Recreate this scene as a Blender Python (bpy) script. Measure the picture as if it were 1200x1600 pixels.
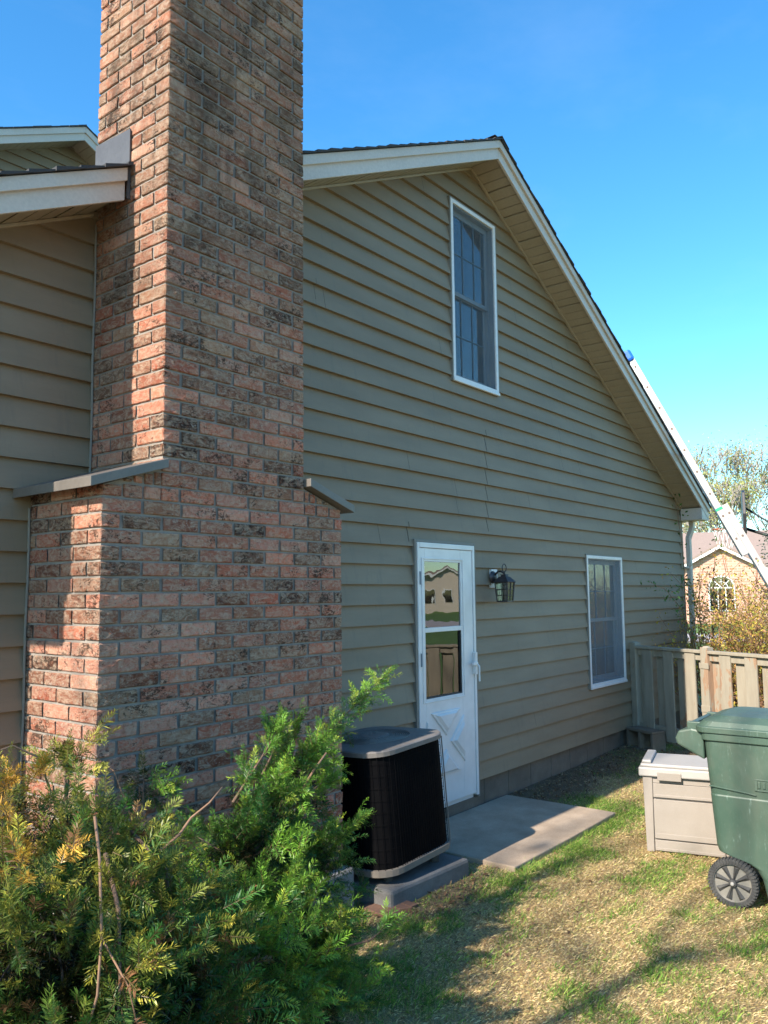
import bpy, math, random
import numpy as np
from mathutils import Vector, Matrix, noise
R = math.radians
random.seed(7); rng = np.random.default_rng(7)
for o in list(bpy.data.objects): bpy.data.objects.remove(o)
S = bpy.context.scene
C = S.collection

# ------------------------------------------------------------------ camera
cd = bpy.data.cameras.new('camera'); cam = bpy.data.objects.new('camera', cd); C.objects.link(cam)
rt = Vector((0.62028, -0.78431, -0.01080)); up = Vector((-0.07173, -0.07043, 0.99493)); fw = Vector((0.78110, 0.61636, 0.09994))
cam.matrix_world = Matrix((rt, up, -fw)).transposed().to_4x4()
cd.sensor_fit = 'VERTICAL'; cd.sensor_height = 36; cd.lens = 1277.44*36/1600
cd.clip_start = 0.05; cd.clip_end = 2000
S.camera = cam
# ------------------------------------------------------------------ sky, sun, exposure
SUN_EL, SUN_BACK = 36.5, 1.2          # degrees; the sun stands over -X, a touch behind the gable wall
W = bpy.data.worlds.new("World"); S.world = W; W.use_nodes = True
nt = W.node_tree; bg = nt.nodes['Background']
sky = nt.nodes.new('ShaderNodeTexSky'); sky.sky_type = 'NISHITA'; sky.sun_disc = False
sky.sun_elevation = R(SUN_EL); sky.sun_rotation = R(-90+SUN_BACK)
sky.air_density = 1.0; sky.dust_density = 0.3; sky.ozone_density = 2.0
hs = nt.nodes.new('ShaderNodeHueSaturation'); hs.inputs['Saturation'].default_value = 1.30
tint = nt.nodes.new('ShaderNodeMix'); tint.data_type = 'RGBA'; tint.blend_type = 'MULTIPLY'; tint.inputs[0].default_value = 1; tint.inputs[7].default_value = (.84, 1.11, 1.10, 1)
nt.links.new(sky.outputs[0], hs.inputs['Color']); nt.links.new(hs.outputs[0], tint.inputs[6]); wc = nt.nodes.new('ShaderNodeTexCoord'); wm = nt.nodes.new('ShaderNodeMapping'); wm.inputs['Scale'].default_value = (1.2, 3.2, 7); wn = nt.nodes.new('ShaderNodeTexNoise'); wn.inputs['Scale'].default_value = 1.6; wn.inputs['Detail'].default_value = 7; wn.inputs['Roughness'].default_value = .6
wr = nt.nodes.new('ShaderNodeMapRange'); wr.inputs[1].default_value = .50; wr.inputs[2].default_value = .80; wr.inputs[3].default_value = 0; wr.inputs[4].default_value = .03      # a trace of thin cirrus
wx = nt.nodes.new('ShaderNodeMix'); wx.data_type = 'RGBA'; wx.inputs[7].default_value = (6.0, 6.3, 6.6, 1)
for a_, b_ in ((wc.outputs['Generated'], wm.inputs[0]), (wm.outputs[0], wn.inputs['Vector']), (wn.outputs['Fac'], wr.inputs[0]), (wr.outputs[0], wx.inputs[0]), (tint.outputs[2], wx.inputs[6]), (wx.outputs[2], bg.inputs[0])): nt.links.new(a_, b_)
bg.inputs[1].default_value = 0.15
sl = bpy.data.lights.new('sun', 'SUN'); sl.energy = 5.0; sl.angle = R(0.55); sl.color = (1, .90, .76)
so = bpy.data.objects.new('sun', sl); C.objects.link(so)
tosun = Vector((-math.cos(R(SUN_EL))*math.cos(R(SUN_BACK)), math.cos(R(SUN_EL))*math.sin(R(SUN_BACK)), math.sin(R(SUN_EL))))
so.rotation_euler = tosun.to_track_quat('Z', 'Y').to_euler(); so.location = tosun*30
S.view_settings.view_transform = 'Standard'; S.view_settings.look = 'None'
S.view_settings.exposure = 1.05; S.view_settings.gamma = 1
S.render.engine = 'CYCLES'

# ------------------------------------------------------------------ helpers
def tag(o, label=None, cat=None, group=None, kind=None):
    if label: o['label'] = label
    if cat: o['category'] = cat
    if group: o['group'] = group
    if kind: o['kind'] = kind
    return o
def empty(name, loc=(0, 0, 0), rz=0, label=None, cat=None, group=None):
    o = bpy.data.objects.new(name, None); C.objects.link(o); o.location = loc; o.rotation_euler = (0, 0, rz)
    o.empty_display_size = .1
    return tag(o, label, cat, group)
class MB:
    def __init__(s): s.v = []; s.f = []; s.c = []
    def add(s, vs, fs, col=None):
        n = len(s.v); s.v += [tuple(v) for v in vs]; s.f += [tuple(i+n for i in f) for f in fs]
        s.c += [col or (1, 1, 1)]*len(vs); return s
    def box(s, a, b, col=None):
        x0, y0, z0 = [min(p, q) for p, q in zip(a, b)]; x1, y1, z1 = [max(p, q) for p, q in zip(a, b)]
        return s.add([(x0,y0,z0),(x1,y0,z0),(x1,y1,z0),(x0,y1,z0),(x0,y0,z1),(x1,y0,z1),(x1,y1,z1),(x0,y1,z1)],
                     [(0,3,2,1),(4,5,6,7),(0,1,5,4),(1,2,6,5),(2,3,7,6),(3,0,4,7)], col)
    def obox(s, c, ax, ay, az, col=None):      # centre and three half-axis vectors
        c, ax, ay, az = map(Vector, (c, ax, ay, az))
        vs = [c+ax*i+ay*j+az*k for k in (-1,1) for i, j in ((-1,-1),(1,-1),(1,1),(-1,1))]
        return s.add(vs, [(0,3,2,1),(4,5,6,7),(0,1,5,4),(1,2,6,5),(2,3,7,6),(3,0,4,7)], col)
    def prism(s, pts, y0, y1, axis='y', col=None):   # polygon in XZ (axis y), YZ (axis x) or XY (axis z), extruded
        n = len(pts)
        def P(p, t): return (p[0], t, p[1]) if axis == 'y' else ((t, p[0], p[1]) if axis == 'x' else (p[0], p[1], t))
        vs = [P(p, y0) for p in pts]+[P(p, y1) for p in pts]
        fs = [tuple(range(n)), tuple(range(2*n-1, n-1, -1))]+[(i, i+n, (i+1) % n+n, (i+1) % n) for i in range(n)]
        return s.add(vs, fs, col)
    def tube(s, pts, r, n=8, col=None, cap=True):
        pts = [Vector(p) for p in pts]; rs = r if hasattr(r, '__len__') else [r]*len(pts)
        vs = []; u = None
        for i, p in enumerate(pts):
            d = (pts[min(i+1, len(pts)-1)]-pts[max(i-1, 0)]).normalized()
            if u is None: u = d.orthogonal().normalized()
            u = (u-d*u.dot(d))
            u = u.normalized() if u.length > 1e-6 else d.orthogonal().normalized()
            w = d.cross(u)
            vs += [p+(u*math.cos(2*math.pi*k/n)+w*math.sin(2*math.pi*k/n))*rs[i] for k in range(n)]
        fs = [(i*n+k, i*n+(k+1) % n, (i+1)*n+(k+1) % n, (i+1)*n+k) for i in range(len(pts)-1) for k in range(n)]
        if cap: fs += [tuple(range(n-1, -1, -1)), tuple((len(pts)-1)*n+k for k in range(n))]
        return s.add(vs, fs, col)
    def lathe(s, prof, c, n=24, col=None, ax=None):   # profile (r, h) round an axis through c
        c = Vector(c); az = Vector(ax or (0, 0, 1)).normalized(); u = az.orthogonal().normalized(); w = az.cross(u)
        vs = [c+az*h+(u*math.cos(2*math.pi*k/n)+w*math.sin(2*math.pi*k/n))*r for r, h in prof for k in range(n)]
        fs = [(i*n+k, i*n+(k+1) % n, (i+1)*n+(k+1) % n, (i+1)*n+k) for i in range(len(prof)-1) for k in range(n)]
        return s.add(vs, fs, col)
    def build(s, name, m, parent=None, smooth=False, bevel=0, colors=False, fix=True):
        me = bpy.data.meshes.new(name); me.from_pydata(s.v, [], s.f); me.materials.append(m)
        if colors:
            ca = me.color_attributes.new('Col', 'FLOAT_COLOR', 'POINT')
            ca.data.foreach_set('color', np.array([(*c, 1) for c in s.c], dtype=np.float32).ravel())
        if fix:
            import bmesh
            b = bmesh.new(); b.from_mesh(me); bmesh.ops.recalc_face_normals(b, faces=b.faces); b.to_mesh(me); b.free()
        if smooth: me.polygons.foreach_set('use_smooth', [True]*len(me.polygons))
        me.update()
        o = bpy.data.objects.new(name, me); C.objects.link(o)
        if parent: o.parent = parent
        if bevel:
            md = o.modifiers.new('bevel', 'BEVEL'); md.width = bevel; md.segments = 2; md.limit_method = 'ANGLE'; md.angle_limit = R(40)
        return o
def fast_mesh(name, verts, faces, m, parent=None, cols=None):
    """numpy mesh: verts (N,3), faces (M,k)"""
    me = bpy.data.meshes.new(name); k = faces.shape[1]
    me.vertices.add(len(verts)); me.vertices.foreach_set('co', verts.astype(np.float32).ravel())
    me.loops.add(faces.size); me.loops.foreach_set('vertex_index', faces.astype(np.int32).ravel())
    me.polygons.add(len(faces)); me.polygons.foreach_set('loop_start', (np.arange(len(faces))*k).astype(np.int32))
    me.materials.append(m); me.update(calc_edges=True)
    if cols is not None:
        ca = me.color_attributes.new('Col', 'FLOAT_COLOR', 'POINT')
        ca.data.foreach_set('color', np.hstack([cols, np.ones((len(cols), 1))]).astype(np.float32).ravel())
    me.validate()
    o = bpy.data.objects.new(name, me); C.objects.link(o)
    if parent: o.parent = parent
    return o
def n3(x, y, z=0): return noise.noise(Vector((x, y, z)))

# ------------------------------------------------------------------ materials
class NT:
    def __init__(s, name):
        s.m = bpy.data.materials.new(name); s.m.use_nodes = True; s.t = s.m.node_tree; s.b = s.t.nodes['Principled BSDF']; s.o = s.t.nodes['Material Output']
    def n(s, ty, **k):
        n = s.t.nodes.new('ShaderNode'+ty)
        for a, v in k.items():
            if a in n.inputs.keys(): n.inputs[a].default_value = v
            else: setattr(n, a, v)
        return n
    def l(s, a, b): s.t.links.new(a, b)
    def co(s, scale=(1, 1, 1)):
        t = s.n('TexCoord'); mp = s.n('Mapping'); mp.inputs['Scale'].default_value = scale; s.l(t.outputs['Object'], mp.inputs[0]); return mp.outputs[0]
    def noise(s, scale, detail=4, rough=.55, vec=None, dist=0):
        n = s.n('TexNoise'); n.inputs['Scale'].default_value = scale; n.inputs['Detail'].default_value = detail
        n.inputs['Roughness'].default_value = rough; n.inputs['Distortion'].default_value = dist
        s.l(vec or s.co(), n.inputs['Vector']); return n.outputs['Fac']
    def ramp(s, fac, stops):
        r = s.n('ValToRGB'); e = r.color_ramp.elements
        while len(e) < len(stops): e.new(.5)
        for i, (p, c) in enumerate(stops):
            e[i].position = p; e[i].color = (*c, 1) if hasattr(c, '__len__') else (c, c, c, 1)
        s.l(fac, r.inputs[0]); return r.outputs[0]
    def mix(s, a, b, fac, mode='MIX'):
        n = s.n('Mix', data_type='RGBA', blend_type=mode)
        for inp, v in ((n.inputs[6], a), (n.inputs[7], b), (n.inputs[0], fac)):
            if hasattr(v, 'links') or hasattr(v, 'is_output'): s.l(v, inp)
            elif hasattr(v, '__len__'): inp.default_value = (*v, 1) if len(v) == 3 else v
            else: inp.default_value = v
        return n.outputs[2]
    def bump(s, h, strength=.3, dist=.01):
        b = s.n('Bump'); b.inputs['Strength'].default_value = strength; b.inputs['Distance'].default_value = dist
        s.l(h, b.inputs['Height']); s.l(b.outputs[0], s.b.inputs['Normal']); return b
    def base(s, c):
        if hasattr(c, 'is_output'): s.l(c, s.b.inputs['Base Color'])
        else: s.b.inputs['Base Color'].default_value = (*c, 1)
        return s
    def set(s, **k):
        for a, v in k.items(): s.b.inputs[a.replace('_', ' ')].default_value = v
        return s
def worn(name, col, dark=None, scale=6, rough=.6, bump=.15, bscale=60, amt=.5, metal=0, stretch=(1, 1, 1), spec=.5):
    t = NT(name); v = t.co(stretch)
    dark = dark or tuple(c*.72 for c in col)
    f = t.ramp(t.noise(scale, 6, .6, v), [(.35, 0), (.7, amt)])
    c = t.mix(col, dark, f)
    g = t.noise(bscale, 3, .6, v); c = t.mix(c, t.ramp(g, [(.3, .86), (.7, 1.1)]), .6, 'MULTIPLY')
    t.base(c).set(Roughness=rough, Metallic=metal); t.b.inputs['Specular IOR Level'].default_value = spec
    t.bump(g, bump, .004); return t.m
M = {}
def mk_siding():
    t = NT('painted_siding'); v = t.co((.6, 1, 3))
    f = t.noise(2.0, 7, .6, v); c = t.ramp(f, [(.3, (.200, .150, .096)), (.52, (.230, .174, .113)), (.72, (.258, .198, .130))])
    st = t.ramp(t.noise(5, 8, .7, t.co((3, 1, .5))), [(.55, 0), (.75, .42)]); c = t.mix(c, (.135, .115, .09), st)
    ch = t.ramp(t.noise(26, 6, .7, t.co((.5, 1, 3))), [(.735, 0), (.76, .7)]); c = t.mix(c, (.32, .25, .18), ch)
    g = t.noise(40, 4, .6, t.co((.25, 1, 4))); t.base(c).set(Roughness=.62); t.bump(g, .25, .003); return t.m
M['siding'] = mk_siding()
M['caulk'] = worn('caulk', (.22, .20, .17), scale=30)
M['muntin'] = worn('muntin', (.09, .14, .19))
M['sheath'] = worn('sheathing', (.05, .045, .04))
M['fascia'] = worn('aluminium_trim', (.56, .485, .42), (.46, .40, .345), scale=3, rough=.45, bump=.05, amt=.4)
M['soffit'] = worn('soffit_vinyl', (.36, .30, .22), (.30, .25, .18), scale=2, rough=.55, bump=.05)
M['white'] = worn('white_paint', (.74, .715, .70), (.60, .575, .55), scale=2.2, rough=.35, bump=.03, amt=.45, bscale=5)
M['vinyl'] = worn('window_vinyl', (.70, .68, .67), (.60, .58, .57), scale=5, rough=.4, bump=.04, amt=.35)
M['sash'] = worn('sash_vinyl', (.22, .25, .28), (.18, .20, .23), scale=5, rough=.4, bump=.04)
M['metal_cap'] = worn('brown_metal_cap', (.15, .13, .115), (.10, .09, .08), scale=5, rough=.45, bump=.05, metal=.0)
M['flash'] = worn('grey_flashing', (.105, .10, .10), (.065, .06, .06), scale=8, rough=.5, metal=.3)
def mk_brick():
    t = NT('brick_face'); a = t.n('VertexColor', layer_name='Col')
    f1 = t.ramp(t.noise(16, 9, .72, t.co((1, 1, 2.2)), 1.2), [(.43, 0), (.60, .68)])
    c = t.mix(a.outputs['Color'], (.55, .41, .30), f1)
    f0 = t.ramp(t.noise(30, 8, .75, t.co((1.6, 1.6, 1)), .6), [(.50, 0), (.62, .55)]); c = t.mix(c, (.34, .12, .06), f0)
    nn = t.n('Math', operation='MULTIPLY_ADD'); t.l(t.noise(5.5, 3, .6), nn.inputs[0]); nn.inputs[1].default_value = .55; t.l(t.noise(25, 10, .80, t.co((1, 1, 1.8)), 1.6), nn.inputs[2])
    f2 = t.ramp(nn.outputs[0], [(.825, 0), (.90, .88)]); c = t.mix(c, (.035, .021, .015), f2)
    f4 = t.ramp(t.noise(30, 9, .78, t.co((1, 1, 1.6)), 1.4), [(.57, 0), (.63, .8)]); c = t.mix(c, (.50, .42, .35), f4)
    f3 = t.noise(1.5, 8, .72, t.co((1.3, 1.3, .8)), .8); g = t.n('SeparateXYZ'); tc = t.n('TexCoord'); t.l(tc.outputs['Object'], g.inputs[0])
    mr = t.n('MapRange'); mr.inputs[1].default_value = .4; mr.inputs[2].default_value = 2.6; mr.inputs[3].default_value = 0; mr.inputs[4].default_value = 1
    t.l(g.outputs[2], mr.inputs[0]); ml = t.n('Math', operation='MULTIPLY'); t.l(mr.outputs[0], ml.inputs[0])
    t.l(t.ramp(f3, [(.44, 0.05), (.60, .68)]), ml.inputs[1]); c = t.mix(c, (.045, .034, .025), ml.outputs[0])
    h1 = t.noise(34, 9, .78, t.co((1, 1, 1.5)), 1.6); t.base(c).set(Roughness=.9); t.b.inputs['Specular IOR Level'].default_value = .2
    t.bump(h1, 1.0, .014); return t.m
M['brick'] = mk_brick()
def mk_mortar():
    t = NT('mortar'); c = t.ramp(t.noise(9, 7, .7), [(.3, (.19, .165, .145)), (.7, (.32, .285, .25))])
    t.base(c).set(Roughness=.95); t.bump(t.noise(180, 4, .7), .8, .004); return t.m
M['mortar'] = mk_mortar()
def mk_conc(name, a, b, sc=5, gr=160):
    t = NT(name); c = t.ramp(t.noise(sc, 8, .65), [(.3, a), (.7, b)])
    sp = t.ramp(t.noise(gr, 3, .8), [(.35, .72), (.6, 1.1)]); c = t.mix(c, sp, .6, 'MULTIPLY')
    sp2 = t.ramp(t.noise(1.4, 6, .6), [(.5, 1.0), (.68, .78)]); c = t.mix(c, sp2, .8, 'MULTIPLY')
    t.base(c).set(Roughness=.93); t.bump(t.noise(gr*.7, 5, .7), .5, .004); return t.m
M['concrete'] = mk_conc('patio_concrete', (.30, .225, .16), (.43, .335, .25))
M['found'] = mk_conc('foundation_block', (.12, .095, .072), (.20, .16, .125), 4)
M['footing'] = mk_conc('footing_concrete', (.17, .165, .16), (.25, .24, .23), 6)
M['shingle'] = worn('asphalt_shingle', (.05, .048, .05), (.028, .027, .03), scale=14, rough=.85, bump=.8, bscale=300)
M['ac_top'] = worn('grey_enamel', (.17, .155, .145), (.11, .10, .095), scale=9, rough=.5, bump=.08)
M['ac_rim'] = worn('grey_rim_enamel', (.20, .175, .15), (.13, .115, .10), scale=9, rough=.55, bump=.08)
M['ac_black'] = worn('black_coil', (.003, .003, .004), (.005, .005, .005), scale=12, rough=.7, bump=.1, spec=.05)
M['ac_fin'] = worn('black_guard_wire', (.004, .004, .005), (.007, .007, .008), scale=12, rough=.7, bump=.1, spec=.05)
M['lantern'] = worn('weathered_bronze', (.055, .045, .045), (.10, .09, .10), scale=30, rough=.5, bump=.2, metal=.5)
M['alu'] = worn('ladder_aluminium', (.50, .47, .44), (.34, .32, .30), scale=7, rough=.5, bump=.1, metal=.35, amt=.6)
M['hole'] = worn('rung_end', (.16, .11, .09), rough=.6)
M['bluecap'] = worn('blue_plastic', (.01, .13, .62), (.01, .09, .45), rough=.45, bump=.05)
M['greentape'] = worn('green_strap', (.02, .38, .20), rough=.6)
M['boxplastic'] = worn('taupe_plastic', (.31, .27, .235), (.21, .18, .15), scale=5, rough=.55, bump=.12, bscale=220, amt=.4)
M['boxtop'] = worn('pale_plastic', (.40, .375, .35), (.32, .30, .28), scale=6, rough=.5, bump=.1, bscale=220, amt=.4)
def mk_bin():
    t = NT('green_plastic'); c = t.ramp(t.noise(3, 6, .6), [(.3, (.040, .078, .055)), (.7, (.075, .115, .085))])
    s = t.ramp(t.noise(9, 9, .8, t.co((2.2, 2.2, .7)), .4), [(.55, 0), (.8, .45)]); c = t.mix(c, (.15, .21, .175), s); gr_ = t.ramp(t.noise(2.2, 8, .7, t.co((1, 1, .6)), 1), [(.45, 0), (.65, .5)]); c = t.mix(c, (.10, .105, .08), gr_)
    s2 = t.ramp(t.noise(60, 5, .7, t.co((1, 1, .2))), [(.60, 0), (.70, .4)]); c = t.mix(c, (.22, .30, .26), s2)
    t.base(c).set(Roughness=.48); t.bump(t.noise(260, 2, .5), .12, .002); return t.m
M['bin'] = mk_bin()
M['rubber'] = worn('dusty_black_plastic', (.035, .035, .036), (.10, .095, .085), scale=16, rough=.75, bump=.3)
M['hub'] = worn('dusty_wheel_plastic', (.20, .185, .16), (.10, .095, .085), scale=14, rough=.8, bump=.3)
def mk_fence():
    t = NT('peeling_paint_wood'); v = t.co((5, 5, .9))
    paint = t.ramp(t.noise(3, 6, .6, v), [(.3, (.25, .215, .165)), (.7, (.33, .29, .225))])
    wood = t.ramp(t.noise(8, 8, .7, t.co((8, 8, .6)), .5), [(.3, (.21, .125, .08)), (.7, (.38, .25, .16))])
    a = t.n('VertexColor', layer_name='Col'); sc = t.n('SeparateColor'); t.l(a.outputs[0], sc.inputs[0])
    pn = t.noise(3.4, 9, .62, t.co((2.2, 2.2, .75)), .7); ad = t.n('Math', operation='ADD'); t.l(pn, ad.inputs[0]); t.l(sc.outputs[0], ad.inputs[1])
    c = t.mix(paint, wood, t.ramp(ad.outputs[0], [(.62, 0), (.635, 1)]))
    t.base(c).set(Roughness=.8); t.bump(t.noise(30, 5, .6, t.co((5, 5, .5))), .4, .004); return t.m
M['fence'] = mk_fence()
M['oldboard'] = worn('rotten_wood', (.16, .085, .055), (.07, .04, .03), scale=8, rough=.9, bump=.8, stretch=(1, 5, 5))
M['cinder'] = mk_conc('cinder_block', (.13, .10, .07), (.20, .16, .12), 8, 220)
def leafmat(name, trans=.35, rough=.5):
    t = NT(name); a = t.n('VertexColor', layer_name='Col'); t.base(a.outputs['Color']).set(Roughness=rough)
    t.b.inputs['Specular IOR Level'].default_value = .35
    tr = t.n('BsdfTranslucent'); t.l(a.outputs['Color'], tr.inputs[0]); mx = t.n('MixShader'); mx.inputs[0].default_value = trans
    t.l(t.b.outputs[0], mx.inputs[1]); t.l(tr.outputs[0], mx.inputs[2]); t.l(mx.outputs[0], t.o.inputs[0]); return t.m
M['needle'] = leafmat('yew_needles', .20, .40); M['leaf'] = leafmat('leaves', .4); M['blade'] = leafmat('grass_blades', .3, .7)
M['bark'] = worn('bark', (.17, .105, .07), (.09, .06, .045), scale=20, rough=.9, bump=.6)
M['paletwig'] = worn('twig_bark', (.30, .17, .10), (.17, .10, .06), scale=20, rough=.85, bump=.4)
M['greybark'] = worn('grey_bark', (.22, .18, .15), (.12, .10, .085), scale=10, rough=.9, bump=.5)
M['farbark'] = worn('sunlit_bark', (.36, .31, .27), (.24, .20, .17), scale=3, rough=.9)
M['darkmetal'] = worn('dark_metal', (.04, .038, .04), rough=.5, metal=.4)
def mk_glass(name, tint=(1, 1, 1), rough=.0, base=.07, wav=0):
    t = NT(name); g = t.n('BsdfGlossy'); g.inputs['Roughness'].default_value = rough
    tr = t.n('BsdfTransparent'); tr.inputs[0].default_value = (*tint, 1)
    fr = t.n('Fresnel'); fr.inputs['IOR'].default_value = 1.52
    ma = t.n('Math', operation='MULTIPLY_ADD'); t.l(fr.outputs[0], ma.inputs[0]); ma.inputs[1].default_value = 1.7; ma.inputs[2].default_value = base
    if wav:
        b = t.n('Bump'); b.inputs['Strength'].default_value = wav; b.inputs['Distance'].default_value = .01
        t.l(t.noise(3.2, 2, .5), b.inputs['Height']); t.l(b.outputs[0], g.inputs['Normal'])
    mx = t.n('MixShader'); t.l(ma.outputs[0], mx.inputs[0]); t.l(tr.outputs[0], mx.inputs[1]); t.l(g.outputs[0], mx.inputs[2]); t.l(mx.outputs[0], t.o.inputs[0]); return t.m
M['glass'] = mk_glass('window_glass', (.34, .60, .86), 0, .10, .03); M['doorglass'] = mk_glass('door_glass', (.5, .5, .5), 0.01, .06, .11)  # window pane tint carries the blue of the reflected sky
M['lampglass'] = mk_glass('lantern_glass', (.42, .40, .36), .15, .02)
def mk_screen(col=(.12, .14, .16), f=.18):
    t = NT('insect_screen'); t.base(col).set(Roughness=.8); tr = t.n('BsdfTransparent'); mx = t.n('MixShader'); mx.inputs[0].default_value = f
    t.l(tr.outputs[0], mx.inputs[1]); t.l(t.b.outputs[0], mx.inputs[2]); t.l(mx.outputs[0], t.o.inputs[0]); return t.m
M['screen'] = mk_screen()
M['curtain'] = worn('sheer_curtain', (.74, .73, .70), (.6, .6, .58), scale=4, rough=.9, bump=.05)
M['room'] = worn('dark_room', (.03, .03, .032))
M['inner'] = worn('inner_door_paint', (.10, .085, .075), rough=.4)

# ------------------------------------------------------------------ ground
def gz(x, y):
    z = -1.76
    z += .05*max(0, min(1, (x-6.2)/3))*max(0, min(1, (y-1.2)/2.2))
    z += .02*n3(x*.6, y*.6, 3)+.008*n3(x*3, y*3, 7)
    d = min(1, max(0, (x-11)/4)); return z*(1-d)+(-1.80)*d
def green(x, y):                       # 0 straw .. 1 green
    g = .11+.75*n3(x*.9+3, y*1.3, 1)+.7*n3(x*3.1, y*3.9, 5)+.65*n3(x*9, y*9, 2)
    if x > 11: g += .35
    g += .55*math.exp(-((x-5.3)**2/.5+(y-1.95)**2/.05))
    g += .45*math.exp(-((y-2.62)/.12)**2)*(1 if 4.4 < x < 6.6 else 0)
    g += .35*math.exp(-((x-6.9)**2/1.2+(y-3.0)**2/.08))
    return max(0, min(1, g))
def bare(x, y):                        # damp soil and litter along the wall
    b = 0
    if x > 6.0: b = max(b, min(1, (y-3.12+.15*n3(x*2, y*2, 9))*4))
    b = max(b, 1.1-((x-4.1)**2/.28+(y-2.78)**2/.035)); b = max(b, min(1, (y-2.75)*3) if x < 4.6 else 0)
    b = max(b, 1.2*math.exp(-((x-8.5)**2/.7+(y-2.9)**2/.25)))
    return max(0, min(1, b))
xs = np.concatenate([np.linspace(-14, 1, 40), np.arange(1.08, 11, .06), np.linspace(11.2, 60, 50), np.linspace(70, 700, 12)])
xs = np.concatenate([[-600, -200, -60], xs])
ys = np.concatenate([[-700, -250, -90, -40, -20], np.linspace(-12, -1.2, 16), np.arange(-1, 4.2, .06), np.linspace(4.5, 40, 22), [60, 120, 300, 700]])
gv = []; gc = []
for y in ys:
    for x in xs:
        gv.append((x, y, gz(x, y) if abs(x) < 60 and abs(y) < 60 else -1.8))
        g = green(x, y); b = bare(x, y) if -2 < y < 4.3 else 0
        c = np.array((.44, .32, .165))*(1-g)+np.array((.12, .20, .035))*g
        if x > 12: c = np.array((.11, .19, .035))
        c = c*(1-b*.85)+np.array((.115, .080, .052))*b*.85
        gc.append(c*(.85+.3*random.random()))
nx = len(xs); gf = np.array([(j*nx+i, j*nx+i+1, (j+1)*nx+i+1, (j+1)*nx+i) for j in range(len(ys)-1) for i in range(nx-1)])
tg = NT('lawn_soil'); a = tg.n('VertexColor', layer_name='Col')
c = tg.mix(a.outputs[0], tg.ramp(tg.noise(55, 8, .8), [(.3, .45), (.65, 1.25)]), .9, 'MULTIPLY'); c = tg.mix(c, tg.ramp(tg.noise(7, 6, .7), [(.35, .75), (.65, 1.15)]), .7, 'MULTIPLY')
tg.base(c).set(Roughness=.95); tg.bump(tg.noise(70, 6, .8), 1, .02)
tag(fast_mesh('ground', np.array(gv), gf, tg.m, cols=np.array(gc)), kind='structure')
MB().prism([(28.0, 14), (28.6, 300), (35, 300), (34.0, 14), (42.5, -18), (60, -80), (53, -80), (36.3, -18)], -1.90, -1.765, 'z').build('road', worn('road_surface', (.46, .40, .38), (.40, .34, .32), scale=.4, rough=.9, bump=0, bscale=3))
tag(bpy.data.objects['road'], kind='structure')
pt = MB(); pv = [(4.72, 2.70), (5.5, 2.695), (6.33, 2.705), (6.335, 3.2), (6.33, 3.685), (4.72, 3.685)]
pt.prism(pv, -1.80, -1.728, 'z'); tag(pt.build('patio', M['concrete'], bevel=.008), kind='structure')

# ------------------------------------------------------------------ house
YW, YR = 3.709, 3.405                    # wall plane, rake face
RX = 5.985
def T(x): return 3.946-(.488*(RX-x) if x < RX else .513*(x-RX))     # roof deck line at the rake
def Sf(x): return T(x)-.142                                          # soffit line
XL, XR = .78, 11.215
house = empty('house', (RX, YW, -1.76), 0, 'two-gabled house with grey-tan lap siding, white rake trim and a brick chimney', 'house')
def hp(o): o.parent = house; o.matrix_parent_inverse = house.matrix_world.inverted(); return o
bpy.context.view_layer.update()
house_inv = Matrix.Translation((-RX, -YW, 1.76))
def H(o, p=None):
    if p is None: o.parent = house; o.matrix_parent_inverse = house_inv
    else: o.parent = p
    return o
EXP = .1455; ZB = -1.53; LAP = .027
openings = [(5.03, 5.885, -1.70, .415), (5.618, 6.369, 1.80, 3.378), (8.098, 9.059, -.985, .391)]
gaps = [(6.131, .535, 1.432), (4.970, .395, .546), (7.6, 1.4, 1.7), (3.95, 2.0, 2.15), (9.6, .1, .25), (8.4, -.75+.0, -.6), (6.9, -1.25, -1.1)]
rg_ = random.Random(4)
for _ in range(26):
    k_ = rg_.randrange(1, 34); gaps.append((rg_.uniform(3.4, 10.8), ZB+k_*EXP+.002, ZB+(k_+1)*EXP-.002))
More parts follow.
